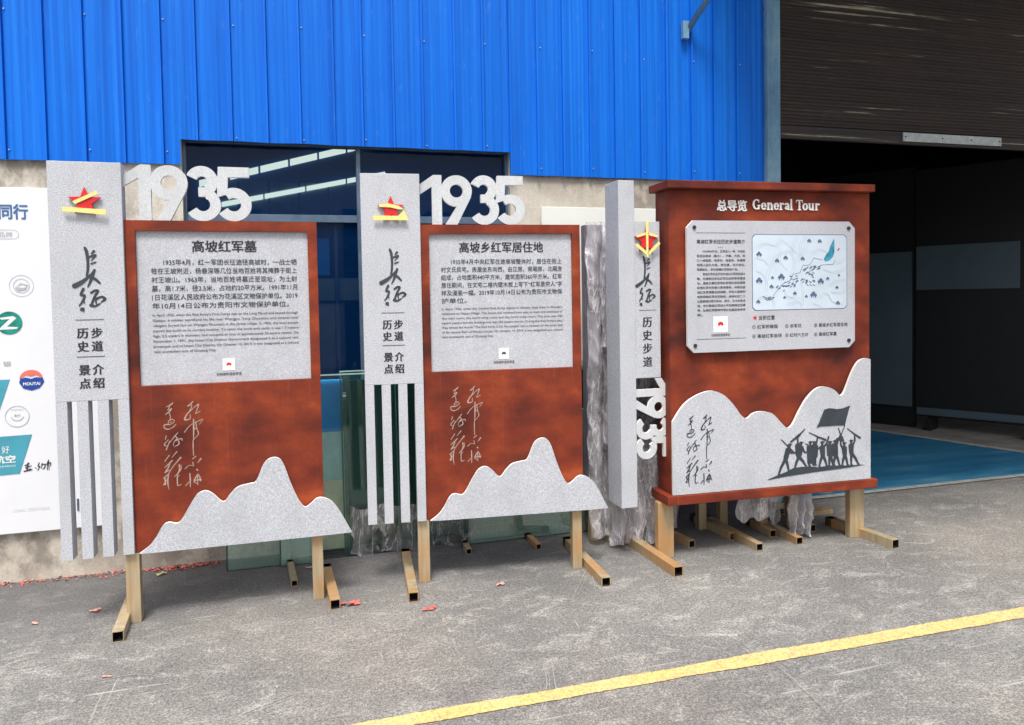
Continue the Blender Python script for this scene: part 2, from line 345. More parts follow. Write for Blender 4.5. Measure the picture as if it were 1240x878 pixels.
def simplify(P, eps):
    n = len(P); far = max(range(n), key=lambda i: (P[i][0] - P[0][0]) ** 2 + (P[i][1] - P[0][1]) ** 2)
    def rdp(a):
        if len(a) < 3: return a
        (x1, y1), (x2, y2) = a[0], a[-1]; L = math.hypot(x2 - x1, y2 - y1) or 1e-12
        m, k = max((abs((x2 - x1) * (y1 - p[1]) - (x1 - p[0]) * (y2 - y1)) / L, i) for i, p in enumerate(a[1:-1], 1))
        return rdp(a[:k + 1])[:-1] + rdp(a[k:]) if m > eps else [a[0], a[-1]]
    return rdp(P[:far + 1])[:-1] + rdp(P[far:] + [P[0]])[:-1]
def strokes_outline(strokes, polys=(), h=0.001, cuts=()):
    """strokes: lists of (x, y, r); polys: filled outlines; cuts: removed outlines"""
    xs = [p[0] for s in strokes for p in s] + [p[0] for q in polys for p in q]; ys = [p[1] for s in strokes for p in s] + [p[1] for q in polys for p in q]
    R = max([p[2] for s in strokes for p in s] + [0]) + 3 * h
    x0, x1, y0, y1 = min(xs) - R, max(xs) + R, min(ys) - R, max(ys) + R
    gx = np.arange(x0, x1 + h, h); gy = np.arange(y0, y1 + h, h); P = np.stack(np.meshgrid(gx, gy), -1); F = np.full(P.shape[:-1], 1e9)
    for s in strokes:
        for a, b in zip(s[:-1], s[1:]):
            r = max(a[2], b[2]) + 2.5 * h
            i0 = max(0, int((min(a[0], b[0]) - r - x0) / h)); i1 = int((max(a[0], b[0]) + r - x0) / h) + 2
            j0 = max(0, int((min(a[1], b[1]) - r - y0) / h)); j1 = int((max(a[1], b[1]) + r - y0) / h) + 2
            F[j0:j1, i0:i1] = np.minimum(F[j0:j1, i0:i1], sd_seg(P[j0:j1, i0:i1], a[:2], b[:2], a[2], b[2]))
    for q in polys: F = np.minimum(F, sd_poly(P, q))
    for q in cuts: F = np.maximum(F, -sd_poly(P, q))
    return contour(np.where(F == 0, 1e-9, F), x0, y0, h)
def ribbon(pts, wd):
    """flat-ended band of width wd along a polyline"""
    L, Rr = [], []
    for i, p in enumerate(pts):
        a = pts[max(0, i - 1)]; b = pts[min(len(pts) - 1, i + 1)]; t = Vector((b[0] - a[0], b[1] - a[1])).normalized(); n = Vector((-t.y, t.x)) * wd / 2
        L.append((p[0] + n.x, p[1] + n.y)); Rr.append((p[0] - n.x, p[1] - n.y))
    return L + Rr[::-1]
def arc(cx, cy, r, a0, a1, n=28):
    return [(cx + r * math.cos(math.radians(a0 + (a1 - a0) * i / n)), cy + r * math.sin(math.radians(a0 + (a1 - a0) * i / n))) for i in range(n + 1)]

def smooth_poly(pts, n=5):      # Catmull-Rom through the points
    out = []
    for i in range(len(pts) - 1):
        p0 = pts[max(0, i - 1)]; p1 = pts[i]; p2 = pts[i + 1]; p3 = pts[min(len(pts) - 1, i + 2)]
        for k in range(n):
            t = k / n
            out.append(tuple(0.5 * (2 * p1[c] + (p2[c] - p0[c]) * t + (2 * p0[c] - 5 * p1[c] + 4 * p2[c] - p3[c]) * t * t + (3 * p1[c] - p0[c] - 3 * p2[c] + p3[c]) * t ** 3) for c in (0, 1)))
    return out + [pts[-1]]
# --- text
def text_np(s, size=1.0, bold=0.0, spacing=1.0):
    cu = bpy.data.curves.new('txt', 'FONT'); cu.body = s; cu.size = size; cu.offset = bold; cu.space_character = spacing; cu.resolution_u = 2; cu.fill_mode = 'FRONT'
    me = curve_mesh(cu, 'txt'); n = len(me.vertices); a = np.zeros(n * 3, 'f'); me.vertices.foreach_get('co', a); a = a.reshape(-1, 3)
    f = [list(p.vertices) for p in me.polygons]; bpy.data.meshes.remove(me); return a, f
def lettering(name, items, d, mat, parent=None):
    """items: (text, x0, x1 or None, baseline z, glyph height, bold, sideways weight)"""
    V, Fc = [], []; k = 0
    for it in items:
        s, x0, x1, zb, hgt, bold = it[:6]; ser = it[6] if len(it) > 6 else 0.0
        a, f = text_np(s, hgt, 0.0)
        if not len(a): continue
        mx, mn = a[:, 0].max(), a[:, 0].min()
        sx = (x1 - x0) / (mx - mn) if x1 is not None else 1.0
        sh = [(0, 0)]
        if bold: sh += [(-bold, -bold), (bold, -bold), (-bold, bold), (bold, bold)]
        if ser: sh += [(-ser - bold, bold * .5), (ser + bold, bold * .5), (-ser * .5 - bold, -bold * .5), (ser * .5 + bold, -bold * .5)]
        for q, (cx, cz) in enumerate(sh):
            b = np.stack([(a[:, 0] - mn) * sx + x0 + cx * hgt, np.full(len(a), -d - q * 0.00006), a[:, 1] + zb + cz * hgt], 1)
            V.append(b); Fc += [[i + k for i in q2] for q2 in f]; k += len(a)
    me = bpy.data.meshes.new(name); me.from_pydata(np.concatenate(V).tolist(), [], Fc); me.update()
    return link(name, me, mat, parent)
def brush(name, strokes, fx, fz, sc_, d, mat, parent, thick=0.0, h=None, wt=1.25):
    """strokes traced in drawing units; fx, fz: units -> metres"""
    S = []
    for st_ in strokes:
        q = st_
        if len(q) > 2:
            xy = smooth_poly([(p[0], p[1]) for p in q], 5); rr_ = [q[min(i // 5, len(q) - 1)][2] + (q[min(i // 5 + 1, len(q) - 1)][2] - q[min(i // 5, len(q) - 1)][2]) * (i % 5) / 5 for i in range(len(xy))]
            q = [(x, y, r) for (x, y), r in zip(xy, rr_)]
        n_ = len(q) - 1
        q = [(x, y, r * wt * (1.0 - 0.45 * (i / n_) ** 2)) for i, (x, y, r) in enumerate(q)]
        S.append([(fx(p[0], p[1]), fz(p[0], p[1]), p[2] * sc_) for p in q])
    return plate(name, strokes_outline(S, h=h or 0.0009), d, d + thick, mat, parent)

CHANGZHENG = [[(150,440,6),(160,465,9),(166,520,8),(164,575,9),(156,615,10)], [(205,462,7),(190,478,5)], [(178,497,5),(212,487,7),(205,500,6),(188,520,4)], [(186,540,4),(215,530,6)],
    [(80,678,13),(112,662,12),(150,636,9),(185,603,6),(208,580,6)], [(205,580,6),(190,612,10),(178,650,8),(160,684,6)], [(158,615,6),(185,625,8),(212,640,9),(234,662,9)],
    [(132,698,7),(115,735,6),(138,738,6),(128,770,8),(104,802,6)], [(128,770,6),(136,786,5)], [(122,826,12),(128,834,10)],
    [(178,722,5),(205,708,7),(222,712,6),(200,745,8),(180,795,10)], [(176,800,9),(200,806,6),(232,790,6)], [(205,750,5),(208,792,6)], [(205,765,5),(240,748,6),(264,762,9),(240,780,6)]]
_A, _B, _C, _D = (0, 0), (0, 47), (20, 0), (20, 42)
def _hj(org, *st): return [[(825 + org[0] + x * .057, 498 + org[1] + y * .057, r) for x, y, r in q] for q in st]
HONGJUN = _hj(_A, [(262,100,.45),(235,130,.8),(168,165,.7)], [(222,135,.5),(205,180,.6),(200,215,.7)], [(238,200,.8),(212,240,.9),(150,292,.6)], [(185,215,.5),(240,205,.7)], [(205,262,.6),(222,330,.5),(215,382,.5)],
        [(190,402,.5),(235,378,.5),(276,395,.5),(262,435,.5),(205,462,.6)], [(190,400,.5),(186,455,.6)], [(212,430,.45),(245,412,.45)], [(205,462,.6),(135,462,.7),(128,510,.6),(180,540,.6),(250,512,.7),(300,462,.7)],
        [(152,650,.6),(135,708,.7)], [(178,715,.4),(118,795,.6),(162,822,.6)], [(200,740,.45),(150,868,.7),(150,885,.6)], [(322,608,.45),(262,680,.6),(200,765,.4)], [(285,668,.5),(310,700,.6),(262,760,.5),(252,820,.6)], [(285,742,.5),(340,715,.5),(378,712,.6),(382,742,.7)], [(330,745,.6),(332,800,.7),(262,842,.6)]) \
    + _hj(_B, [(188,150,.4),(120,245,.9)], [(298,103,.6),(225,190,.5)], [(228,243,.6),(170,300,.8),(112,352,.6)], [(192,280,.7),(165,360,.9),(118,430,.8)], [(352,205,.9),(280,290,.6),(200,400,.5),(150,500,.6)], [(178,400,.6),(110,440,.8)], [(150,480,.8),(92,530,.8)], [(110,520,.8),(118,640,1.0)], [(165,470,.8),(150,590,.9),(166,732,.5)], [(95,640,.7),(135,560,.6)],
        [(328,325,.7),(322,430,.6),(250,522,.5)], [(352,330,.4),(352,395,.5),(300,480,.7),(292,600,.8),(300,672,.8),(352,655,.6)], [(300,520,.4),(335,500,.4)]) \
    + _hj(_C, [(208,98,.6),(130,165,.5)], [(130,168,.6),(192,160,.5),(150,262,.7)], [(198,105,.5),(180,152,.6)], [(195,225,.5),(120,300,.7),(80,385,.9),(110,400,.8),(162,380,.7),(160,312,.7)], [(285,148,.6),(190,222,.5)], [(292,150,.7),(275,215,.6),(240,302,.6)], [(242,302,.6),(312,268,.8)],
        [(72,605,.6),(120,535,.5),(178,480,.5)], [(178,480,.4),(262,440,.4),(348,405,.5),(290,492,.4)], [(210,395,.7),(208,560,.9),(200,740,.7)], [(240,440,.5),(255,560,.5),(275,650,.6),(200,742,.6)], [(215,560,.6),(262,548,.5)], [(195,740,.5),(190,880,.6),(194,1010,.6)]) \
    + _hj(_D, [(228,288,.5),(175,330,.9)], [(178,388,.6),(190,448,.8)], [(190,445,.4),(120,435,.4),(62,485,.9)], [(298,338,.9),(248,402,.4)], [(238,515,1.0),(250,528,.9)], [(130,570,.6),(132,690,.8),(130,800,.7)], [(112,715,.5),(65,772,.9)],
        [(246,598,.7),(195,680,.7),(190,722,.7)], [(246,598,.8),(275,640,.8),(286,712,.9)], [(190,700,.8),(240,690,.9),(300,695,.7)], [(244,615,.6),(242,772,.8)], [(190,722,.6),(240,760,.4)])

# ------------------------------------------------------------ ground, paint, room floor
def grid_plane(name, x0, x1, y0, y1, z, mat, kind='structure'):
    me = bpy.data.meshes.new(name); me.from_pydata([(x0,y0,z),(x1,y0,z),(x1,y1,z),(x0,y1,z)], [], [(0,1,2,3)])
    o = link(name, me, mat); tag(o, kind=kind); return o
tag(grid_plane('ground', -400, 400, -500, 400, 0, 'asphalt'), 'grey weathered asphalt yard')
def ragged_strip(name, pts_a, pts_b, z, mat, amp=0.006, step=0.03):
    V, Fc = [], []; a0, a1 = Vector(pts_a[0]), Vector(pts_a[1]); b0, b1 = Vector(pts_b[0]), Vector(pts_b[1]); n = int((a1 - a0).length / step)
    for i in range(n + 1):
        t = i / n; p = a0.lerp(a1, t); q = b0.lerp(b1, t)
        e1 = amp * noise.noise(Vector((p.x * 3, 3.1, 0))) + amp * 0.6 * noise.noise(Vector((p.x * 47, 1.1, 0))); e2 = amp * noise.noise(Vector((p.x * 2.3, 7.7, 0))) + amp * .8 * max(0, noise.noise(Vector((p.x * 11, 9.7, 0)))) + 0.5 * amp * noise.noise(Vector((p.x * 41, 5.1, 0)))
        V += [(p.x, p.y + e1, z), (q.x, q.y + e2, z)]
        if i: k = 2 * i; Fc.append((k - 2, k, k + 1, k - 1))
    me = bpy.data.meshes.new(name); me.from_pydata(V, [], Fc); return link(name, me, mat)
tag(ragged_strip('yellow_line', ((-3, 2.684), (11, 2.628)), ((-3, 2.722), (11, 2.800)), 0.004, 'road_yellow', 0.010, 0.015), kind='structure')
me = bpy.data.meshes.new('painted_floor'); me.from_pydata([(3.48,4.735,0.004),(5.86,4.735,0.004),(6.80,4.735,0.004),(5.95,7.6,0.004),(3.48,7.6,0.004)], [], [(0,1,2,3,4)])
tag(link('painted_floor', me, 'blue_floor_paint'), kind='structure')
tag(ragged_strip('floor_edge_line', ((3.48, 4.70), (6.85, 4.70)), ((3.48, 4.765), (6.85, 4.765)), 0.008, 'border_paint', 0.004), kind='structure')
me = bpy.data.meshes.new('floor_side_line'); me.from_pydata([(6.76,4.77,0.008),(6.86,4.77,0.008),(6.03,7.58,0.008),(5.93,7.58,0.008)], [], [(0,1,2,3)])
tag(link('floor_side_line', me, 'border_paint'), kind='structure')
me = bpy.data.meshes.new('room_floor'); me.from_pydata([(3.46,4.85,0.002),(12,4.85,0.002),(12,12,0.002),(3.46,12,0.002)], [], [(0,1,2,3)])
tag(link('room_floor', me, 'inner_concrete'), kind='structure')

# ------------------------------------------------------------ warehouse
wh = thing('warehouse', 'blue corrugated steel warehouse wall with a half raised shutter door and dark window', 'building', (0, 4.77, 0))
YF = 0.0     # cladding plane, local y (world 4.77)
def wall_panel(x0, x1, z0l, z0r, ztop, notch=None):
    prof = [(0, .0), (.0015, .017), (.014, .018), (.0155, -.002), (.020, .0), (.062, .0), (.066, .0006), (.078, .0006), (.082, .0), (.128, .0), (.132, .0006), (.144, .0006), (.148, .0), (.2005, .0)]
    sx = (x1 - x0) / .2; pts = []
    for px, py in prof:
        x = x0 + min(px * sx, (x1 - x0))
        if px <= .021: x = x0 + px
        pts.append((x, py))
    if notch is not None:
        pts += [(notch - 1e-4, 0), (notch + 1e-4, 0)]; pts.sort()
    V, Fc = [], []
    for i, (x, py) in enumerate(pts):
        zb = z0l if (notch is None or x < notch) else z0r
        zb += 0.004 * noise.noise(Vector((x * 5, 0, 0))) - (0.004 if .001 < py else 0)
        y = YF - 0.012 - py
        V += [(x, y, zb), (x, y, ztop), (x, y + 0.003, zb), (x, y + 0.003, ztop)]
        if i:
            k = 4 * i; Fc += [(k - 4, k, k + 1, k - 3), (k - 2, k - 1, k + 3, k + 2), (k - 4, k - 2, k + 2, k)]
    me = bpy.data.meshes.new('wall_panel'); me.from_pydata(V, [], Fc); return link('wall_panel', me, 'blue_sheet', wh)
seams = [-3.1,-2.9,-2.7,-2.5,-2.3,-2.1,-1.9,-1.7,-1.505,-1.306,-1.109,-0.909,-0.709,-0.522,-0.33,-0.129,0.063,0.264,0.435,0.63,0.814,1.023,1.21,1.395,1.584,1.766,1.957,2.146,2.339,2.536,2.731,2.91,3.099,3.33]
for a, b in zip(seams[:-1], seams[1:]):
    if a > -0.53 and b < 1.4: wall_panel(a, b, 2.512, 2.512, 5.2)
    elif a < -0.6 < b: wall_panel(a, b, 2.365, 2.512, 5.2, -0.607)
    else: wall_panel(a, b, 2.365, 2.365, 5.2)
# upper backing wall and concrete wall with the window opening
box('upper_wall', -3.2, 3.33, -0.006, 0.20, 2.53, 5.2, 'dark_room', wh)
boxes('concrete_wall', [(-3.2, -0.607, 0.012, 0.20, -0.1, 2.528), (1.40, 3.32, 0.012, 0.20, -0.1, 2.528), (-0.6068, 1.3998, 0.012, 0.20, -0.1, 0.93)], 'stained_concrete', wh, 0)
# screws
bm = bmesh.new()
for x in seams[4:-1:2]:
    for z in (2.42 + (0.13 if -0.6 < x < 1.4 else 0), 3.20):
        m = Matrix.Translation((x + 0.03 + random.uniform(-.004, .004), YF - 0.0155, z + random.uniform(-.02, .02))) @ Matrix.Rotation(math.pi / 2, 4, 'X')
        bmesh.ops.create_cone(bm, cap_ends=True, segments=6, radius1=0.0045, radius2=0.004, depth=0.006, matrix=m)
tag(link('screw', bm_mesh(bm, 'screw'), 'zinc_bar', wh), kind='stuff')
# window
win = boxes('window', [(-0.606, -0.59, 0.06, 0.11, 0.93, 2.528), (1.385, 1.399, 0.06, 0.11, 0.93, 2.528), (-0.59, 1.385, 0.06, 0.11, 2.512, 2.528), (-0.59, 1.385, 0.06, 0.11, 0.93, 0.97),
    (0.404, 0.430, 0.055, 0.11, 0.97, 2.512), (-0.59, 0.404, 0.058, 0.11, 2.045, 2.09), (0.430, 1.385, 0.058, 0.11, 2.045, 2.09)], 'frame_alu', wh)
for x0, x1 in ((-0.59, 0.404), (0.430, 1.385)):
    box('pane', x0, x1, 0.083, 0.087, 2.09, 2.512, 'window_glass', win, 0); box('pane', x0, x1, 0.083, 0.087, 0.97, 2.045, 'window_glass', win, 0)
box('window_sill', -0.62, 1.41, -0.01, 0.058, 0.932, 0.955, 'stained_concrete', wh)
# corner trim
box('corner_trim', 3.335, 3.452, -0.045, 0.0, 0.0, 5.2, 'trim_paint', wh, 0.004)
box('trim_lip', 3.335, 3.352, -0.056, -0.046, 0.0, 5.2, 'trim_paint', wh, 0.002)
# shutter
V, Fc = [], []; pitch = 0.026; z = 2.80; i = 0
while z < 4.9:
    for px, py in ((0, 0), (0.006, -0.006), (0.018, -0.006), (0.022, 0.0)):
        V += [(3.47, 0.03 + py, z + px), (9.0, 0.03 + py, z + px)]
        if i: k = 2 * i; Fc.append((k - 2, k - 1, k + 1, k))
        i += 1
    z += pitch
me = bpy.data.meshes.new('shutter_curtain'); me.from_pydata(V, [], Fc)
sh = tag(link('shutter_curtain', me, 'shutter_steel', wh), 'dark rusty roller shutter, rolled two thirds down', kind='stuff')
box('shutter_bottom_bar', 3.47, 9.0, 0.015, 0.045, 2.70, 2.798, 'shutter_steel', wh, 0.003)
zb = box('zinc_strip', 4.60, 5.585, 0.002, 0.014, 2.722, 2.79, 'zinc_bar', wh, 0.001)
bm = bmesh.new()
for x in (4.62, 4.98, 5.27, 5.565):
    bmesh.ops.create_cone(bm, cap_ends=True, segments=8, radius1=0.006, radius2=0.006, depth=0.004, matrix=Matrix.Translation((x, 0.001, 2.757)) @ Matrix.Rotation(math.pi / 2, 4, 'X'))
tag(link('rivet', bm_mesh(bm, 'rivet'), 'hole_black', zb), kind='stuff')
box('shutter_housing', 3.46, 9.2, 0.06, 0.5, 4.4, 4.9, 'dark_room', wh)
box('pier_wall', 8.9, 12.0, -0.0, 0.2, 0, 5.2, 'stained_concrete', wh)
# shell of the halls
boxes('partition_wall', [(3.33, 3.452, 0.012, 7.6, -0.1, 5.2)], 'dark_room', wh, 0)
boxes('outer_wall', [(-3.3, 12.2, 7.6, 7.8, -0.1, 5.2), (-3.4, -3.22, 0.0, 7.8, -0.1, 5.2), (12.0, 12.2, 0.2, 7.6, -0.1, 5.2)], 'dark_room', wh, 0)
box('roof', -3.4, 12.3, -0.1, 7.9, 5.2, 5.35, 'roof_sheet', wh, 0)
# glowing strips added behind the glass, standing in for roof reflections in the window
def reflection_band(x0, z0, x1, z1, wd, n):
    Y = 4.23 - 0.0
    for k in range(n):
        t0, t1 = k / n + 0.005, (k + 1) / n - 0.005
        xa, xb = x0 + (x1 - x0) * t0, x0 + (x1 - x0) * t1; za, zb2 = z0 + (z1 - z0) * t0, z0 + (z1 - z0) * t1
        plate('reflection_strip', [[(xa, za), (xb, zb2), (xb, zb2 + wd), (xa, za + wd)]], -Y - 0.01, -Y, 'reflection_glow', wh)
reflection_band(-0.98, 2.845, 1.30, 3.47, 0.075, 7); reflection_band(-0.75, 2.63, 1.1, 3.03, 0.055, 4)
box('reflected_cladding', -0.9, 2.6, 4.246, 4.254, 1.9, 2.93, 'inner_teal', wh, 0)  # teal sheet and ribs added to imitate a corrugated reflection in the pane
boxes('reflected_rib', [(-0.9 + .33 * q, -0.88 + .33 * q, 4.241, 4.2455, 1.9, 2.93) for q in range(9)], 'window_blue', wh, 0)
box('inner_gable', -3.2, 3.3, 4.26, 4.36, 0, 5.19, 'window_blue', wh, 0)
# things inside seen through the lower window pane
box('inner_beam', -0.5, 1.3, 0.21, 0.24, 1.555, 1.70, 'room_beige', wh); box('inner_locker', 0.16, 0.235, 0.22, 0.30, 1.72, 1.96, 'board_blue', wh); box('inner_column', 0.262, 0.285, 0.16, 0.20, 0.9, 2.04, 'frame_alu', wh); box('inner_column', 0.10, 0.26, 0.25, 0.30, 0.9, 1.55, 'inner_concrete', wh)
# strut and canopy
cp = box('canopy', 2.75, 9.4, -2.6, -0.02, 4.72, 4.80, 'roof_sheet', wh, 0.004)
def tube(name, a, b, r, mat, parent, seg=10):
    a, b = Vector(a), Vector(b); d = b - a; bm = bmesh.new()
    bmesh.ops.create_cone(bm, cap_ends=True, segments=seg, radius1=r, radius2=r, depth=d.length, matrix=Matrix.Translation((a + b) / 2) @ d.to_track_quat('Z', 'Y').to_matrix().to_4x4())
    for f in bm.faces: f.smooth = len(f.verts) == 4
    return link(name, bm_mesh(bm, name), mat, parent)
tube('strut', (2.70, -0.03, 3.40), (3.28, -1.15, 4.71), 0.022, 'trim_paint', cp)
box('strut_bracket', 2.655, 2.70, -0.06, -0.026, 3.34, 3.46, 'trim_paint', cp)
box('canopy_edge', 2.70, 2.748, -2.6, -0.04, 4.66, 4.82, 'trim_paint', cp)

# partitions standing in the right hall
pa = math.radians(61.92)
pt = thing('partition_screen', 'dark partition with pale panels at the back of the open hall', 'partition', (6.51, 7.224, 0), -pa)
box('dark_panel', 0.47, 3.0, 0.0, 0.05, 0.14, 2.9, 'dark_partition', pt, 0.004)
box('pale_panel', 0.483, 1.465, -0.016, -0.001, 1.565, 2.05, 'pale_partition', pt)
box('kick_strip', 0.49, 2.9, -0.018, -0.001, 0.165, 0.245, 'pale_partition', pt)
for x in (0.6, 1.55, 2.4): box('foot', x, x + 0.06, -0.1, 0.15, 0, 0.1395, 'dark_partition', pt)
pl = thing('partition_screen', 'pale grey board standing left of the dark partition in the hall', 'partition', (6.51, 7.224, 0), -pa)
box('pale_panel', -0.72, 0.43, 0.0, 0.03, 0.24, 2.0, 'pale_partition', pl)
box('frame', -0.74, 0.46, 0.032, 0.07, 0.0, 2.95, 'dark_partition', pl)

# ------------------------------------------------------------ loose boards, poster, glass along the wall
ps = thing('poster_board', 'white poster board with round emblems and teal boxes, at the far left', 'poster board', (-1.45, 4.75, 0))
X0 = -1.45
box('panel', -2.9 - X0, -1.055 - X0, -0.0, 0.028, 0.285, 2.21, 'poster_white', ps, 0.002)
def P(x): return x - X0
def disc(name, cx, cz, r, d, mat, r2=0.0, rx=1.0, parent=ps):
    L = [[(P(cx) + r * rx * math.cos(t * math.pi / 16), cz + r * math.sin(t * math.pi / 16)) for t in range(32)]]
    if r2: L.append([(P(cx) + r2 * rx * math.cos(t * math.pi / 16), cz + r2 * math.sin(t * math.pi / 16)) for t in range(32)])
    return plate(name, L, d, d, mat, parent)
lettering('heading', [('携手同行', P(-1.69), P(-1.400), 2.043, 0.088, 0.02)], 0.002, 'poster_blue', ps)
pill = [(P(-1.70), 1.925), *[(P(-1.475) + 0.028 * math.cos(math.radians(a)), 1.951 + 0.026 * math.sin(math.radians(a))) for a in range(-90, 91, 15)], (P(-1.70), 1.977)]
pil2 = [(P(-1.70), 1.9275), *[(P(-1.475) + 0.0255 * math.cos(math.radians(a)), 1.951 + 0.0235 * math.sin(math.radians(a))) for a in range(-90, 91, 15)], (P(-1.70), 1.9745)]
plate('pill_outline', [pill, pil2], 0.002, 0.002, 'soft_grey', ps)
lettering('pill_lettering', [('合作品牌', P(-1.62), P(-1.478), 1.938, 0.033, 0.0)], 0.002, 'soft_grey', ps)
disc('emblem_ring', -1.445, 1.667, 0.060, 0.002, 'soft_grey', 0.0575); disc('emblem_ring', -1.445, 1.667, 0.040, 0.002, 'soft_grey', 0.037)
plate('emblem_drawing', [[(P(-1.478), 1.655), (P(-1.45), 1.683), (P(-1.412), 1.672), (P(-1.425), 1.645), (P(-1.46), 1.638)]], 0.0022, 0.0022, 'soft_grey', ps)
plate('emblem_drawing', [[(P(-1.470), 1.660), (P(-1.44), 1.668), (P(-1.418), 1.661), (P(-1.435), 1.655)]], 0.0028, 0.0028, 'poster_white', ps)
bm = bmesh.new()
disc('green_disc', -1.511, 1.462, 0.064, 0.002, 'poster_green')
plate('disc_swoosh', [[(P(-1.555), 1.492), (P(-1.49), 1.500), (P(-1.475), 1.488), (P(-1.522), 1.442), (P(-1.468), 1.438), (P(-1.475), 1.428), (P(-1.56), 1.425), (P(-1.553), 1.438), (P(-1.508), 1.484), (P(-1.55), 1.481)]], 0.003, 0.003, 'poster_white', ps)
lettering('small_lettering', [('贵 银', P(-1.60), P(-1.51), 1.225, 0.03, 0.01)], 0.002, 'soft_grey', ps)
# two-tone round logo
top = [(P(-1.415) + 0.058 * math.cos(math.radians(a)), 1.146 + 0.052 * math.sin(math.radians(a))) for a in range(0, 181, 10)]
low = [(P(-1.468), 1.150), (P(-1.44), 1.156), (P(-1.415), 1.148), (P(-1.39), 1.156), (P(-1.357), 1.150), (P(-1.352), 1.128), (P(-1.375), 1.095), (P(-1.415), 1.082), (P(-1.455), 1.095), (P(-1.475), 1.128)]
top = top[:1] + top[1:-1] + top[-1:] + [(P(-1.44), 1.168), (P(-1.415), 1.160), (P(-1.39), 1.168)]
plate('logo_top', [top], 0.002, 0.002, 'logo_red', ps); plate('logo_base', [low], 0.0026, 0.0026, 'logo_blue', ps)
lettering('logo_lettering', [('MOUTAI', P(-1.455), P(-1.372), 1.112, 0.024, 0.02)], 0.0032, 'card_white', ps)
disc('seal_ring', -1.491, 0.941, 0.060, 0.002, 'soft_grey', 0.0565)
plate('seal_smile', [ribbon(arc(P(-1.491), 0.95, 0.032, 200, 340, 14), 0.004)], 0.002, 0.002, 'soft_grey', ps)
lettering('seal_lettering', [('贵州', P(-1.507), P(-1.477), 0.940, 0.017, 0.01)], 0.002, 'soft_grey', ps)
lettering('seal_lettering', [('GUIZHOU', P(-1.522), P(-1.460), 0.975, 0.013, 0.0)], 0.002, 'soft_grey', ps)
plate('teal_box', [[(P(-1.75), 1.149), (P(-1.519), 1.149), (P(-1.575), 0.979), (P(-1.75), 0.975)]], 0.002, 0.002, 'poster_teal', ps)
plate('teal_box', [[(P(-1.85), 0.828), (P(-1.422), 0.836), (P(-1.490), 0.620), (P(-1.85), 0.612)]], 0.002, 0.002, 'poster_teal', ps)
lettering('teal_lettering', [('科旅航空', P(-1.72), P(-1.508), 0.688, 0.045, 0.025), ('GUIZHOU LUHANG', P(-1.70), P(-1.508), 0.662, 0.014, 0.0), ('好', P(-1.572), P(-1.535), 0.742, 0.045, 0.0)], 0.003, 'card_white', ps)
SG = [[(0,8,2),(14,2,2)],[(2,16,2),(20,10,2)],[(10,0,2),(6,24,2.4),(18,20,2)],[(-4,28,2),(22,24,2.6)],[(34,18,1.5),(36,22,1.5)],[(46,2,1.5),(42,14,1.5),(48,14,1.5),(40,28,2)],[(56,4,1.5),(52,22,1.5)],[(54,10,1.5),(66,8,1.5),(62,22,2),(56,24,1.5)],[(74,0,1.5),(72,28,2)],[(70,8,1.5),(84,4,1.5),(82,16,1.5)],[(77,-6,1.5),(78,30,1.5)]]
brush('ink_signature', SG, lambda x, y: P(-1.462) + x * .0015, lambda x, y: 0.676 - y * .0016, 0.0015, 0.002, 'dark_ink', ps)
lettering('faint_lettering', [('主办单位：贵阳市文化旅游', P(-1.53), P(-1.352), 0.407, 0.022, 0.0)], 0.002, 'pale_print', ps)
boxes('latch', [(-1.212 - X0, -1.202 - X0, -0.006, -0.0005, 0.385, 0.455)], 'frame_alu', ps)

wb = box('white_board', 1.60, 2.75, 4.725, 4.745, 0.02, 2.155, 'white_board', None, 0.002)
tag(wb, 'plain white board leaning flat on the wall behind the wrapped panels', 'board')
pb = thing('painted_board', 'narrow board with blue, cyan and cream bands standing behind the glass', 'board', (0.2, 4.70, 0))
for zz, z1, m in ((0.75, 1.07, 'board_blue'), (0.451, 0.749, 'board_cyan'), (0.02, 0.45, 'board_cream')): box('band', -0.10, 0.078, 0.0, 0.02, zz, z1, m, pb)

def glass_sheet(x0, x1, yb, ht, label, lean=0.09, mat='green_glass'):
    o = thing('glass_sheet', label, 'glass sheet', (x0, yb, 0.0), 0, 'glass sheets leaning against the wall')
    th = 0.010
    bm = bmesh.new(); bm_box(bm, 0, x1 - x0, 0, th, 0.004, ht)
    for v in bm.verts: v.co.y += lean * v.co.z / ht
    link('pane', bm_mesh(bm, 'pane', 0.002), mat, o)
    for xa in (0.0, x1 - x0 - 0.008):
        bm = bmesh.new(); bm_box(bm, xa, xa + 0.008, -0.003, -0.0008, 0.006, ht - 0.002)
        for v in bm.verts: v.co.y += lean * v.co.z / ht
        link('polished_edge', bm_mesh(bm, 'polished_edge'), 'glass_edge', o)
    bm = bmesh.new(); bm_box(bm, 0.0, x1 - x0, -0.003, -0.0008, ht - 0.001, ht + 0.007)
    for v in bm.verts: v.co.y += lean * v.co.z / ht
    link('top_edge', bm_mesh(bm, 'top_edge'), 'glass_top', o); return o
glass_sheet(-0.41, -0.045, 4.560, 1.02, 'short green glass sheet at the left end of the row, behind the first sign')
glass_sheet(-0.115, 0.085, 4.535, 0.62, 'narrow cyan glass sheet under the mountain of the first sign', 0.08)
glass_sheet(0.10, 0.60, 4.585, 1.10, 'tall clear glass sheet between the first two signs, a blue and cream board behind it', 0.09, 'clear_glass')
glass_sheet(0.262, 1.92, 4.615, 1.115, 'widest dark green glass sheet, running behind the second sign', 0.09, 'dark_green_glass')
glass_sheet(1.02, 1.90, 4.555, 0.80, 'low green glass sheet behind the foot of the second sign', 0.1)
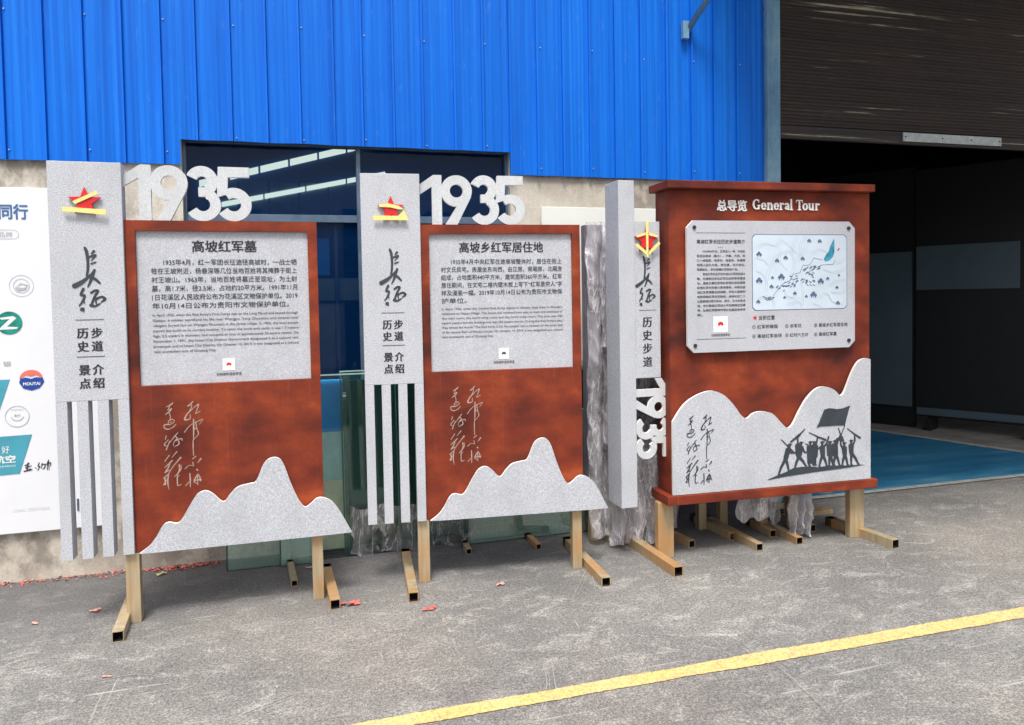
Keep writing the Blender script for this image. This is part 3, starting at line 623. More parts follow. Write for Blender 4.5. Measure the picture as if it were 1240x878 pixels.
dk = box('dark_board', 0.30, 1.95, 4.722, 4.74, 0.02, 1.06, 'dark_teal', None); cb = box('cyan_board', -0.115, 0.072, 4.668, 4.68, 0.0, 0.60, 'board_cyan', None); tag(cb, 'small cyan board on the ground behind the narrow glass sheet', 'board')
tag(dk, 'dark sheet standing behind the wide green glass', 'board')
bo = boxes('glass_clamp', [(0.0, 0.05, 0.0, 0.01, 0.10, 0.42)], 'hole_black', None); bo.location = (0.69, 4.56, 0)
tag(bo, 'dark upright strap on the glass below the slats of the second sign', 'strap')

# crumpled film
def film_sheet(name, x0, x1, z0, z1, y, amp, seed, mat='plastic_film', parent=None, nx=46, nz=46, edge=0.02, lean=0.0, fold=1.2, nf=3):
    V, Fc = [], []
    for j in range(nz + 1):
        for i in range(nx + 1):
            u, v = i / nx, j / nz; x = x0 + (x1 - x0) * u; z = z0 + (z1 - z0) * v
            q = Vector((x * 6, z * 1.8, seed)); n1 = noise.noise(q); n2 = noise.noise(q * 2.7); r = 1 - abs(noise.noise(Vector((x * 11 + z * 5, z * 3.5, seed + 4))))*2
            yy = y + lean * v + amp * (0.8 * n1 + 0.3 * n2) - amp * 0.5 * max(0, r) ** 3 - amp * fold * abs(math.sin(math.pi * (u * nf + 0.5 * noise.noise(Vector((z * 2.2, seed, 1))))))
            e = edge * noise.noise(Vector((z * 7, seed, 3))) if i in (0, nx) else 0
            e2 = edge * noise.noise(Vector((x * 9, seed, 8))) if j in (0, nz) else 0
            V.append((x + e + 0.3 * amp * n2, yy, max(0.005, z + e2)))
            if i and j: k = j * (nx + 1) + i; Fc.append((k - nx - 2, k - nx - 1, k, k - 1))
    me = bpy.data.meshes.new(name); me.from_pydata(V, [], Fc)
    for p in me.polygons: p.use_smooth = True
    return link(name, me, mat, parent)
fg = film_sheet('plastic_film', 0.30, 1.05, 0.02, 0.30, 4.545, 0.010, 5.0, 'thin_film', edge=0.10, fold=0.3, nf=1)
tag(fg, 'clear crumpled film over the foot of the green glass behind the second sign', 'film')

def square_tube(name, a, b, wd, mat, parent, hollow=(False, True)):
    """tube lying on the ground from a to b (x, y), the ends hollow and dark"""
    a, b = Vector((*a, 0)), Vector((*b, 0)); d = (b - a); L = d.length; r = d.to_track_quat('Y', 'Z').to_matrix().to_4x4()
    bm = bmesh.new(); t = 0.005
    bm_box(bm, -wd / 2, wd / 2, 0, L, 0.0, wd); bm.faces.ensure_lookup_table()
    ends = [f for f in bm.faces if abs(f.normal.y) > .5 or all(abs(v.co.y - L) < 1e-6 for v in f.verts) or all(abs(v.co.y) < 1e-6 for v in f.verts)]
    for f in list(ends):
        s = 1 if f.calc_center_median().y > L / 2 else -1
        res = bmesh.ops.inset_individual(bm, faces=[f], thickness=t, depth=0)
        ex = bmesh.ops.extrude_discrete_faces(bm, faces=[f]); nf = ex['faces'][0]; nf.material_index = 1
        for v in nf.verts: v.co.y -= s * 0.05
        for e in nf.edges:
            for g in e.link_faces:
                if g is not nf: g.material_index = 1
    bmesh.ops.recalc_face_normals(bm, faces=bm.faces)
    me = bm_mesh(bm, name); o = link(name, me, [mat, 'hole_black'], parent)
    o.matrix_local = Matrix.Translation(a + Vector((0, 0, 0.001))) @ r; return o

# ------------------------------------------------------------ sign boards
def star_pts(cx, cz, r, k=0.382, rot=0, sx=1.0):
    return [(cx + sx * (r if i % 2 == 0 else r * k) * math.sin(math.radians(36 * i + rot)), cz + (r if i % 2 == 0 else r * k) * math.cos(math.radians(36 * i + rot))) for i in range(10)]
def emblem(parent, cx, cz, r, d, variant):
    L = [star_pts(cx, cz, r, 0.42, 0, 1.06)]
    s = plate('star', L, d + 0.004, d + 0.016, 'emblem_red', parent, 'emblem_red_side')
    f = lambda a, b: (cx + a * r, cz + b * r)
    if variant == 0: T = [[f(-.72, .02), f(.72, .74), f(.86, .56), f(-.58, -.18)], [f(-1.35, -.36), f(1.30, -.52), f(1.30, -.86), f(-1.35, -.66)]]
    elif variant == 1: T = [[f(-.9, .30), f(-.2, .42), f(.62, .22), f(1.0, -.05), f(.5, -.02), f(.0, .10), f(-.85, .14)], [f(-1.30, -.52), f(.55, -.55), f(1.0, -.1), f(1.32, -.88), f(-1.35, -.86)]]
    else: T = [[f(-.10, 1.5), f(.10, 1.5), f(.08, -1.25), f(-.08, -1.25)], [f(-.9, .38), f(-.14, .62), f(-.14, .42), f(-.85, .22)], [f(.9, .38), f(.14, .62), f(.14, .42), f(.85, .22)], [f(-1.0, -.38), f(-.12, -1.1), f(-.12, -.82), f(-.85, -.22)], [f(1.05, -.25), f(.12, -1.1), f(.12, -.82), f(.95, -.05)]]
    for i, t in enumerate(T): plate('yellow_strip', [t], d + 0.017 + 0.0015 * i, d + 0.021 + 0.0015 * i, 'yellow_tape', parent)
DIG_H = 0.268
def digit_loops(ch):   # unit metres, baseline 0, height .268; x from the left edge of the number
    w_ = 0.049; h = 0.0016
    if ch == '1': return strokes_outline([], [[(.132, 0), (.132, .268), (.086, .268), (.0, .208), (.0, .155), (.078, .205), (.078, 0)]], h)
    if ch == '9':
        ring = ribbon(arc(.212, .183, .0605, 0, 359.9, 48), w_); tail = ribbon([(.270, .165), (.176, -.0)], .054)
        tail = [(.243, .148), (.292, .150), (.215, 0), (.150, 0)]
        return strokes_outline([], [arc(.212, .183, .085, 0, 352, 44), tail], h, cuts=[arc(.212, .183, .036, 0, 350, 30)])
    if ch == '3':
        up = ribbon(arc(.362, .195, .050, 158, -62, 30), w_); lo = ribbon(arc(.365, .081, .0575, 68, -150, 34), w_)
        return strokes_outline([], [up, lo, [(.345, .120), (.385, .120), (.405, .165), (.345, .165)]], h)
    if ch == '5':
        bowl = ribbon(arc(.508, .083, .0585, 128, -148, 40), w_)
        return strokes_outline([], [[(.438, .268), (.583, .268), (.583, .219), (.438, .219)], [(.438, .268), (.485, .268), (.478, .135), (.430, .118)], bowl], h)
DIGITS = {c: digit_loops(c) for c in '1935'}
def numerals(parent, x0, z0, d0, d1, rot=False, scale=1.0):
    for i, c in enumerate('1935'):
        L = [[((p[0]) * scale, p[1] * scale) for p in lp] for lp in DIGITS[c]]
        if rot: L = [[(p[1], -p[0]) for p in lp] for lp in L]
        L = [[(p[0] + x0, p[1] + z0) for p in lp] for lp in L]
        e = 0.0006 * (i % 2)
        plate('digit', L, d0, d1 + e, 'digit_paint', parent, 'white_edge')
MTN = [(0.041, 0.347), (0.085, 0.378), (0.116, 0.417), (0.148, 0.471), (0.175, 0.487), (0.213, 0.479), (0.236, 0.496), (0.273, 0.559), (0.31, 0.613), (0.35, 0.627), (0.385, 0.606), (0.428, 0.565), (0.461, 0.599), (0.498, 0.633), (0.553, 0.645), (0.586, 0.656), (0.62, 0.732), (0.653, 0.764), (0.695, 0.763), (0.722, 0.724), (0.748, 0.643), (0.784, 0.55), (0.816, 0.502), (0.845, 0.514), (0.879, 0.541), (0.913, 0.54), (0.956, 0.514), (0.993, 0.46), (1.031, 0.385), (1.05, 0.347)]
SIGNGROUP = 'rust red information signs standing in the yard'
def info_sign(loc, rz, label, title, tw, body, english, variant, feet, caption):
    t = thing('information_sign', label, 'sign', loc, rz, SIGNGROUP)
    boxes('backboard', [(0.022, 0.913, -0.030, 0.030, 0.345, 1.155)], 'rust_paint', t)
    boxes('frame', [(0.022, 0.913, -0.030, 0.030, 1.907, 1.957), (0.022, 0.066, -0.030, 0.030, 1.1551, 1.9069), (0.867, 0.913, -0.030, 0.030, 1.1551, 1.9069)], 'rust_paint', t, 0)
    pn = box('text_panel', 0.0665, 0.8665, -0.012, 0.02, 1.156, 1.9065, 'stone_panel', t, 0)
    lettering('title_lettering', [(title, 0.468 - tw / 2, 0.468 + tw / 2, 1.810, 0.062, 0.011, 0.014)], 0.0135, 'black_ink', pn)
    items = []; z = 1.743
    for s in body:
        x0, x1 = 0.130, 0.810
        if s[0] == '>': s = s[1:]; x0 = 0.186
        if s[-1] == '<': s = s[:-1]; x1 = x0 + 0.0345 * sum(0.62 if c.isascii() else 1.0 for c in s)
        items.append((s, x0, x1, z, 0.0315, 0.007)); z -= 0.0425
    lettering('body_lettering', items, 0.0135, 'dark_ink', pn)
    items = []; z = 1.492
    for s in english:
        x1 = 0.810
        if s[-1] == '<': s = s[:-1]; x1 = 0.130 + 0.0075 * len(s)
        items.append((s, 0.130, x1, z, 0.0170, 0.012)); z -= 0.0255
    lettering('english_lettering', items, 0.0135, 'grey_ink', pn)
    plate('card', [[(0.442, 1.214), (0.500, 1.214), (0.500, 1.274), (0.442, 1.274)]], 0.0125, 0.0140, 'card_white', pn)
    lp = [(0.459, 1.240), *[(0.471 + 0.012 * math.cos(math.radians(a)), 1.244 + 0.010 * math.sin(math.radians(a))) for a in range(180, -1, -20)], (0.483, 1.240), (0.476, 1.238), (0.471, 1.243), (0.466, 1.238)]
    plate('card_logo', [lp], 0.0145, 0.0145, 'emblem_red' if variant == 0 else 'dark_ink', pn)
    lettering('card_caption', [(caption, 0.412, 0.530, 1.190, 0.017, 0.01)], 0.0135, 'dark_ink', pn)
    # etched calligraphy straight on the rust board
    brush('calligraphy', HONGJUN, lambda x, y: 0.1605 + (x - 831) * .0054, lambda x, y: 1.068 - (y - 503.7) * .00515, 0.0048, 0.0305, 'etched_line', t, 0.0006, wt=0.95)
    # column with comb slats
    c = box('column', -0.292, 0.020, -0.052, 0.028, 1.10, 2.225, 'stone_paint', t, 0.002)
    for x0 in (-0.292, -0.204, -0.116, -0.028):
        zb = 0.347
        box('slat', x0, x0 + 0.0475, -0.052, 0.028, zb, 1.0998, 'stone_paint', c, 0.0)
    e = 0.0525
    emblem(c, -0.135, 2.036, 0.069, e, variant)
    brush('calligraphy', CHANGZHENG, lambda x, y: -0.193 + (x - 80) * .000685, lambda x, y: 1.823 - (y - 440) * .000752, 0.00070, e, 'dark_ink', c, 0.002)
    for z in (1.482, 1.3075): box('rule_line', -0.196, -0.076, -e - 0.0008, -e - 0.0001, z, z + 0.0035, 'grey_ink', c, 0)
    for it in [('历', -0.190, -0.144, 1.401, 0.053, 0.010, 0.026), ('步', -0.130, -0.084, 1.401, 0.053, 0.010, 0.026), ('史', -0.190, -0.144, 1.338, 0.053, 0.010, 0.026), ('道', -0.130, -0.084, 1.338, 0.053, 0.010, 0.026),
        ('景', -0.188, -0.142, 1.227, 0.053, 0.010, 0.026), ('介', -0.130, -0.084, 1.227, 0.053, 0.010, 0.026), ('点', -0.188, -0.142, 1.163, 0.053, 0.010, 0.026), ('绍', -0.130, -0.084, 1.163, 0.053, 0.010, 0.026)]: lettering('character', [it], e + 0.0008, 'black_ink', c)
    numerals(t, 0.010, 1.9575, -0.004, 0.022)
    pts = smooth_poly(MTN, 4) + [(0.95, 0.345), (0.1, 0.345)]
    plate('mountain', [pts], 0.042, 0.060, 'stone_paint', t, 'white_edge', 0.0)
    boxes('stud', [(x, x + .02, -0.041, -0.031, z, z + .02) for x, z in ((.25, .42), (.66, .6), (.86, .42))], 'hole_black', t)
    for x0, x1 in ((-0.027, 0.036), (0.848, 0.903)):
        box('post', x0, x1, -0.026 if x0 > 0 else -0.028, 0.028, 0.0, 0.3448, 'tan_steel', t, 0.002)
    inv = t.matrix_basis.inverted()
    for a, b in feet:
        a = inv @ Vector((*a, 0)); b = inv @ Vector((*b, 0)); square_tube('foot', (a.x, a.y), (b.x, b.y), 0.05, 'tan_steel', t)
    return t
def place_basis(o): bpy.context.view_layer.update()
body1 = ['>1935年4月，红一军团长征途径高坡时，一战士牺', '牲在王坡附近，杨春深等几位当地百姓将其掩葬于街上', '村王坡山。1963年，当地百姓将墓迁至现址，为土封', '墓，高1.7米，径2.5米，占地约20平方米。1991年11月', '1日花溪区人民政府公布为花溪区文物保护单位。2019', '年10月14日公布为贵阳市文物保护单位。<']
eng1 = ["In April 1935, when the Red Army's First Corps was on the Long March and passed through", "Gaopo, a soldier sacrificed his life near Wangpo. Yang Chunshen and several local", "villagers buried him on Wangpo Mountain in the street village. In 1963, the local people", "moved the tomb to its current location. To cover the tomb with earth, it was 1.7 meters", "high, 2.5 meters in diameter, and occupied an area of approximately 20 square meters. On", "November 1, 1991, the Huaxi City District Government designated it as a cultural relic", "protection unit of Huaxi City District. On October 14, 2019, it was designated as a cultural", "relic protection unit of Guiyang City.<"]
body2 = ['>1935年4月中央红军在途高坡整休时，居住在街上', '村文氏民宅。房屋坐东向西，由正房、南厢房、北厢房', '组成，占地面积440平方米，建筑面积360平方米。红军', '居住期间，在文宅二楼内壁木板上写下“红军是穷人”字', '样及漫画一幅。2019年10月14日公布为贵阳市文物保', '护单位。<']
eng2 = ["In April 1935, when the Central Red Army stayed in Gaopo, they lived in Wenjia's", "residence on Gaopo Village. The house was oriented from east to west and consisted of", "the main room, the south wing room and the north wing room. The area was 440", "square meters and the building area was 360 square meters. During the Red Army's stay,", "they wrote the words \"The Red Army is for the people\" and a cartoon on the inner wall", "of the second floor of Wenjia's house. On October 14, 2019, it was designated as a cultural", "relic protection unit of Guiyang City.<"]
info_sign((-0.788, 3.996, 0), 0.0, 'rust red sign titled 高坡红军墓 with grey star column, leftmost of the row', '高坡红军墓', 0.300, body1, eng1, 0,
    [((-0.850, 4.34), (-0.815, 3.765)), ((0.140, 4.36), (0.163, 3.815))], '扫码收听语音导览')
info_sign((0.651, 4.057, 0), math.radians(-5.5), 'rust red sign titled 高坡乡红军居住地 with grey star column, in the middle of the row', '高坡乡红军居住地', 0.470, body2, eng2, 1,
    [((0.610, 4.47), (0.553, 3.780)), ((1.606, 4.36), (1.566, 3.650))], '扫码收听语音导览')

# ---------------- general tour sign
gs = thing('tour_map_sign', 'widest rust red sign headed General Tour with a map plate, at the right', 'sign', (2.076, 3.937, 0), math.radians(-2.5), SIGNGROUP)
box('cabinet', 0.012, 1.360, -0.050, 0.130, 0.391, 2.160, 'rust_paint', gs, 0.003)
box('cornice', -0.022, 1.352, -0.110, 0.150, 2.161, 2.205, 'rust_paint', gs, 0.003)
box('ledge', -0.030, 1.385, -0.090, 0.140, 0.335, 0.390, 'rust_paint', gs, 0.003)
def cham(x0, x1, z0, z1, c): return [(x0 + c, z0), (x1 - c, z0), (x1, z0 + c), (x1, z1 - c), (x1 - c, z1), (x0 + c, z1), (x0, z1 - c), (x0, z0 + c)]
pn = plate('map_panel', [cham(0.106, 1.225, 1.216, 1.980, 0.04)], 0.068, 0.086, 'stone_panel', gs, 'white_edge')
for x in (0.152, 1.180):
    for z in (1.258, 1.940):
        disc2 = [[(x + 0.011 * math.cos(a * math.pi / 6), z + 0.011 * math.sin(a * math.pi / 6)) for a in range(12)]]
        plate('bolt', disc2, 0.0865, 0.093, 'bolt_steel', pn)
D = 0.0868
for z in (1.907, 1.292): plate('rule_line', [[(0.163, z), (0.480, z), (0.480, z + .003), (0.163, z + .003)]], D, D, 'grey_ink', pn)
lettering('panel_heading', [('高坡红军长征历史步道简介', 0.168, 0.478, 1.848, 0.026, 0.02), ('★ ★ ★', 0.300, 0.335, 1.820, 0.012, 0.0)], D, 'dark_ink', pn)
para = ['>1935年4月9日，红军进入一带，中央红', '军进驻高坡（惠水）、平寨、大洪，坝', '口一线宿营，毛泽东、周恩来、朱德等', '领导人驻扎石板，新生寨，召开会议。', '军委纵队，研究部署红军西进计划。<', '>高坡红军长征历史步道以红军西进战斗', '路，沿途经过多处红军旧址和革命遗迹', '址，途经五寨红军桥红军洞红军标语等', '纪念红军先烈奋斗革命精神，并将沿途', '地红色资源整合成线路，并和大道旁的', '坡旅游路红军长征路线，全线长近二十', '公里路程约两万余米，其中，五大纪念点', '地，充分展现红军战士不怕艰难远征精', '神，弘扬红军精神传承红色基因革命传', '统。<']
items = []; z = 1.795
for s in para:
    x0, x1 = 0.168, 0.478
    if s[0] == '>': s = s[1:]; x0 = 0.205
    if s[-1] == '<': s = s[:-1]; x1 = x0 + 0.0165 * len(s)
    items.append((s, x0, x1, z, 0.0165, 0.014)); z -= 0.0262
lettering('body_lettering', items, D, 'dark_ink', pn)
plate('card', [[(0.270, 1.332), (0.362, 1.332), (0.362, 1.424), (0.270, 1.424)]], 0.0862, D, 'card_white', pn)
plate('card_logo', [[(0.298, 1.372), *[(0.316 + 0.018 * math.cos(math.radians(a)), 1.378 + 0.015 * math.sin(math.radians(a))) for a in range(180, -1, -20)], (0.334, 1.372), (0.325, 1.368), (0.316, 1.376), (0.307, 1.368)]], D + .0006, D + .0006, 'emblem_red', pn)
lettering('card_caption', [('扫码收听语音导览', 0.256, 0.376, 1.308, 0.018, 0.01)], D, 'dark_ink', pn)
plate('legend_star', [star_pts(0.541, 1.410, 0.018)], D, D, 'emblem_red', pn)
for it in [('当前位置', 0.566, 0.672, 1.399, 0.028, 0.01), ('① 红军桥陵园', 0.522, 0.690, 1.347, 0.025, 0.012), ('② 杀军坟', 0.742, 0.852, 1.347, 0.025, 0.012), ('③ 高坡乡红军居住地', 0.940, 1.172, 1.347, 0.025, 0.012),
    ('④ 高坡红军会场', 0.522, 0.718, 1.292, 0.025, 0.012), ('⑤ 红村六方井', 0.742, 0.898, 1.292, 0.025, 0.012), ('⑥ 高坡红军墓', 0.940, 1.096, 1.292, 0.025, 0.012)]: lettering('legend_lettering', [it], D, 'dark_ink', pn)
MX0, MX1, MZ0, MZ1 = 0.527, 1.166, 1.456, 1.898
plate('map_border', [cham(MX0 - .004, MX1 + .004, MZ0 - .004, MZ1 + .004, 0.019)], 0.0862, D, 'map_tree', pn)
plate('map_sheet', [cham(MX0, MX1, MZ0, MZ1, 0.018)], D, D + 0.0006, 'map_white', pn)
mx = lambda x: MX0 + (x - 68) / (740 - 68) * (MX1 - MX0)
mz = lambda y: MZ1 - (y - 52) / (578 - 52) * (MZ1 - MZ0)
D2 = D + 0.0012
rnd = random.Random(3); CL = []
for base in ([(90,140),(150,110),(220,130),(260,90)],[(100,500),(160,480),(200,520),(205,570)],[(150,440),(170,300),(230,200),(330,160)],[(330,350),(350,250),(330,160),(370,60)],[(260,150),(250,230),(300,300)],[(380,240),(410,170),(440,120)],[(480,180),(540,150),(590,170)],[(400,560),(410,480),(405,400)],[(300,540),(370,520),(395,540)],[(520,500),(590,470),(620,520),(700,540)],[(600,420),(660,380),(730,370)],[(560,300),(640,320),(735,280)],[(250,70),(320,130),(370,190)],[(620,460),(690,470),(738,440)],[(90,300),(130,330),(160,400)],[(440,60),(400,110),(390,200)],[(650,250),(700,240),(735,215)],[(80,220),(140,225),(170,260)],[(480,540),(540,560)],[(280,440),(300,480),(360,500)]):
    base = [(x + rnd.uniform(-6, 6), y + rnd.uniform(-6, 6)) for x, y in base]
    for off in (0, 13): CL.append([(mx(x + off), mz(y + off * .8), 0.0010) for x, y in smooth_poly(base, 4)])
plate('contour_lines', strokes_outline(CL, h=0.0012), D2, D2, 'map_line', pn)['kind'] = 'stuff'
RD = [[(560,230),(500,215),(470,265),(420,268),(400,320),(350,330)],[(350,330),(330,375),(270,400),(210,480)],[(560,265),(640,262),(655,230)],[(560,265),(500,290),(440,330)]]
plate('road_lines', strokes_outline([[(mx(x), mz(y), 0.0014) for x, y in r] for r in RD], h=0.0011), D2 + .0002, D2 + .0002, 'map_tree', pn)
HS = []
for cx, cy, n, an in ((440,300,7,-.6),(490,290,8,-.7),(430,380,9,-.6),(480,390,8,.6),(480,340,6,.4),(340,400,8,-.6),(300,400,8,-.5),(260,430,7,-.6),(200,500,7,-.8),(165,500,6,.5),(380,370,5,-.5),(520,280,6,-.5),(360,360,5,0)):
    for k in range(n):
        x, y = cx + rnd.uniform(-26, 26), cy + rnd.uniform(-20, 20); dx, dy = 7 * math.cos(an), 7 * math.sin(an); HS.append([(mx(x - dx), mz(y - dy), .0024), (mx(x + dx), mz(y + dy), .0024)])
plate('house_marks', strokes_outline(HS, h=0.0011), D2 + .0004, D2 + .0004, 'map_tree', pn)['kind'] = 'stuff'
TR = []
for cx, cy, s in ((112,187,1.3),(238,233,1),(298,213,1.1),(420,220,1),(467,93,1),(543,95,1),(112,372,1.5),(268,348,1.6),(205,352,.7),(198,415,1),(550,382,1.5),(600,363,.8),(683,340,.6),(668,428,.8),(675,540,1),(497,477,1.6),(445,488,.7),(363,465,.9),(290,493,.7),(105,520,1)):
    for dx, dy, r in ((-9, 2, 6), (0, -5, 8), (9, 3, 6)):
        TR.append([(mx(cx + dx * s), mz(cy + dy * s), r * s * .00098), (mx(cx + dx * s), mz(cy + (dy + 4) * s), r * s * .0007)]); TR.append([(mx(cx + dx * s), mz(cy + dy * s), .0012), (mx(cx + dx * s), mz(cy + 16 * s), .0012)])
plate('tree_marks', strokes_outline(TR, h=0.0013), D2 + .0003, D2 + .0003, 'map_tree', pn)['kind'] = 'stuff'
plate('lake', [[(mx(x), mz(y)) for x, y in ((648,75),(650,120),(650,170),(640,205),(615,232),(585,240),(570,225),(590,190),(610,165),(620,130))]], D2 + .0006, D2 + .0006, 'map_lake', pn)
plate('map_pin', strokes_outline([[(mx(682), mz(150), .005), (mx(672), mz(165), .002)]], h=.001), D2 + .0008, D2 + .0008, 'emblem_red', pn)
# raised heading: chinese + hand drawn serif latin
def serif(parent, x0, zb, H, d):
    S = []; x = x0; bw = .085; th = .035
    def st(pts, r): S.append([(x + p[0] * H, zb + p[1] * H, (p[2] if len(p) > 2 else r) * H) for p in pts])
    def vbar(cx, y0, y1): st([(cx, y0 + .04), (cx, y1 - .04)], bw * .92)
    def foot(cx, y, w_=.17): st([(cx - w_, y + .03), (cx + w_, y + .03)], th)
    def bowl(cx, cy, rx, ry, a0, a1, n=14):
        st([(cx + rx * math.cos(math.radians(a0 + (a1 - a0) * i / n)), cy + ry * math.sin(math.radians(a0 + (a1 - a0) * i / n)), .045 + .045 * abs(math.cos(math.radians(a0 + (a1 - a0) * i / n)))) for i in range(n + 1)], 0)
    for ch in 'General Tour':
        if ch == 'G': bowl(.42, .5, .32, .44, 55, 300); vbar(.66, .05, .42); foot(.66, .38, .15); st([(.66, .70), (.66, .92)], .035); adv = .92
        elif ch == 'e': bowl(.27, .33, .20, .29, 0, 315); st([(.10, .35), (.44, .35)], .03); adv = .60
        elif ch == 'n': vbar(.15, 0, .66); foot(.15, 0); st([(.03, .62), (.15, .62)], .03); bowl(.36, .42, .16, .2, 150, 0, 8); vbar(.54, 0, .45); foot(.54, 0, .14); adv = .76
        elif ch == 'r': vbar(.15, 0, .66); foot(.15, 0); st([(.03, .62), (.15, .62)], .03); bowl(.36, .42, .17, .2, 150, 60, 6); st([(.44, .57), (.45, .55)], .07); adv = .54
        elif ch == 'a': st([(.12, .53), (.13, .55)], .06); bowl(.27, .45, .17, .17, 150, 0, 8); vbar(.44, .02, .5); st([(.44, .38), (.2, .32, .05), (.14, .18, .08), (.22, .06, .05), (.42, .12, .04)], .05); st([(.44, .05), (.55, .05)], .035); adv = .60
        elif ch == 'l': vbar(.16, 0, 1.02); foot(.16, 0); st([(.04, .98), (.16, .98)], .03); adv = .36
        elif ch == 'T': vbar(.40, 0, .95); foot(.40, 0, .18); st([(.08, .93), (.72, .93)], .045); st([(.08, .93), (.06, .74)], .03); st([(.72, .93), (.74, .74)], .03); adv = .74
        elif ch == 'o': bowl(.29, .33, .21, .29, 0, 360, 18); adv = .62
        elif ch == 'u': vbar(.15, .2, .66); st([(.03, .62), (.15, .62)], .03); bowl(.32, .22, .16, .18, 180, 340, 8); vbar(.52, 0, .66); st([(.40, .62), (.52, .62)], .03); st([(.52, .03), (.64, .03)], .03); adv = .76
        else: adv = .30
        x += adv * H
    return plate('latin_lettering', strokes_outline(S, h=H * .03), d, d + 0.006, 'card_white', parent), x
serif(gs, 0.548, 2.050, 0.062, 0.052)
lettering('heading_lettering', [('总导览', 0.318, 0.510, 2.046, 0.068, 0.025, 0.012)], 0.054, 'card_white', gs)
M3 = [(0.010, 0.822), (0.071, 0.906), (0.141, 0.958), (0.246, 0.99), (0.333, 0.965), (0.404, 0.897), (0.448, 0.838), (0.489, 0.815), (0.529, 0.842), (0.584, 0.852), (0.657, 0.835), (0.712, 0.782), (0.758, 0.742), (0.795, 0.761), (0.842, 0.841), (0.899, 0.921), (0.965, 0.973), (1.032, 0.978), (1.089, 0.954), (1.124, 0.922), (1.156, 0.942), (1.205, 1.049), (1.254, 1.123), (1.306, 1.143), (1.342, 1.135)]
mt = plate('mountain', [smooth_poly(M3, 4) + [(1.342, 0.393), (0.010, 0.393)]], 0.062, 0.080, 'stone_paint', gs, 'white_edge')
brush('calligraphy', HONGJUN, lambda x, y: 0.098 + (x - 832) * .0052, lambda x, y: 0.854 - (y - 503) * .00498, 0.0050, 0.0806, 'dark_ink', gs, 0.0012, wt=1.0)
sx_ = lambda x: 0.622 + (x - 35) * (1.296 - 0.622) / (970 - 35)
sz_ = lambda y: 0.440 + (805 - y) * (0.856 - 0.440) / (805 - 88) * 1.0
def man(hx, hy, hip, feet, arms, scale=1.0, lean=0):
    S = [[(hx, hy, 15), (hx, hy + 5, 14)], [(hx - 14, hy - 8, 4), (hx + 20, hy - 8, 4)], [(hx + 1, hy + 18, 9), (hx + lean * .4, hy + 36, 12)]]
    sh_ = (hx + lean * .3, hy + 45); S.append([(sh_[0] - 14, sh_[1], 13), (hip[0] - 6, hip[1], 17)]); S.append([(sh_[0] + 14, sh_[1], 13), (hip[0] + 6, hip[1], 17)])
    for f in feet:
        k = ((hip[0] + f[0]) / 2 + (f[0] - hip[0]) * .1, (hip[1] + f[1]) / 2); S += [[(hip[0], hip[1], 15), (k[0], k[1], 12), (f[0], f[1], 8)], [(f[0] - 3, f[1] + 2, 6), (f[0] + 14, f[1] + 5, 4)]]
    for a in arms: S.append([(sh_[0] + (14 if a[0][0] > hx else -14), sh_[1], 10)] + [(p[0], p[1], 8) for p in a])
    return S
SIL = []
SIL += man(243, 462, (205, 600), [(135, 770), (235, 735)], [[(255, 545), (290, 545)]], lean=-45)
SIL += [[(165, 400, 4), (275, 530, 6)]]
SIL += man(352, 450, (330, 590), [(290, 715), (395, 690)], [[(320, 440), (318, 380)], [(385, 550), (398, 550)]], lean=-10) + [[(320, 480, 28), (330, 560, 34)], [(255, 430, 8), (330, 370, 13), (345, 355, 8), (390, 305, 3)]]
SIL += man(440, 452, (445, 590), [(430, 695), (470, 690)], []) + man(478, 455, (480, 590), [(490, 690)], [[(505, 430), (512, 400)]]) + [[(420, 500, 16), (430, 660, 20)], [(470, 500, 26), (470, 660, 24)], [(500, 500, 18), (495, 600, 16)], [(430, 345, 3), (520, 400, 7), (588, 435, 10)], [(395, 460, 3), (420, 475, 5)]]
SIL += man(555, 462, (560, 590), [(525, 710), (598, 705)], [[(520, 520)], [(600, 470), (618, 405)]]) + man(630, 465, (630, 590), [(622, 710), (660, 705)], []) + man(680, 458, (688, 590), [(665, 700), (722, 710)], [[(715, 430), (738, 390)]]) + [[(615, 500, 20), (620, 590, 20)], [(660, 500, 20), (655, 590, 22)], [(700, 440, 14), (745, 430, 18), (755, 460, 8)], [(712, 320, 3), (735, 390, 7), (765, 460, 6)], [(778, 295, 3), (735, 400, 4)]]
SIL += man(770, 488, (775, 600), [(750, 715), (803, 715)], [[(735, 500), (735, 450)]]) + man(838, 468, (840, 590), [(838, 715), (908, 715)], [[(875, 470), (872, 400)]]) + [[(800, 330, 3), (872, 395, 7), (925, 438, 10)]]
gd = [(35,805),(150,760),(200,745),(280,705),(360,700),(480,710),(520,722),(560,715),(650,710),(740,722),(970,730),(800,748),(500,765),(200,788),(60,806)]
fl = [(575,115),(620,103),(660,108),(700,118),(760,112),(830,88),(815,130),(800,190),(775,295),(700,290),(600,292),(540,290),(500,300),(525,250),(540,210)]
k_ = 0.00066
S2 = [[(sx_(p[0]), sz_(p[1]), p[2] * k_) for p in s] for s in SIL]
plate('soldiers_silhouette', strokes_outline(S2, [[(sx_(x), sz_(y)) for x, y in gd], [(sx_(x), sz_(y)) for x, y in fl]], h=0.0018), 0.0806, 0.083, 'dark_ink', gs)
box('post', -0.050, 0.050, -0.0, 0.05, 0.0, 0.3348, 'tan_steel', gs, 0.003); box('post', 1.258, 1.362, -0.0, 0.05, 0.0, 0.3348, 'tan_steel', gs, 0.003)
bpy.context.view_layer.update(); inv = gs.matrix_world.inverted()
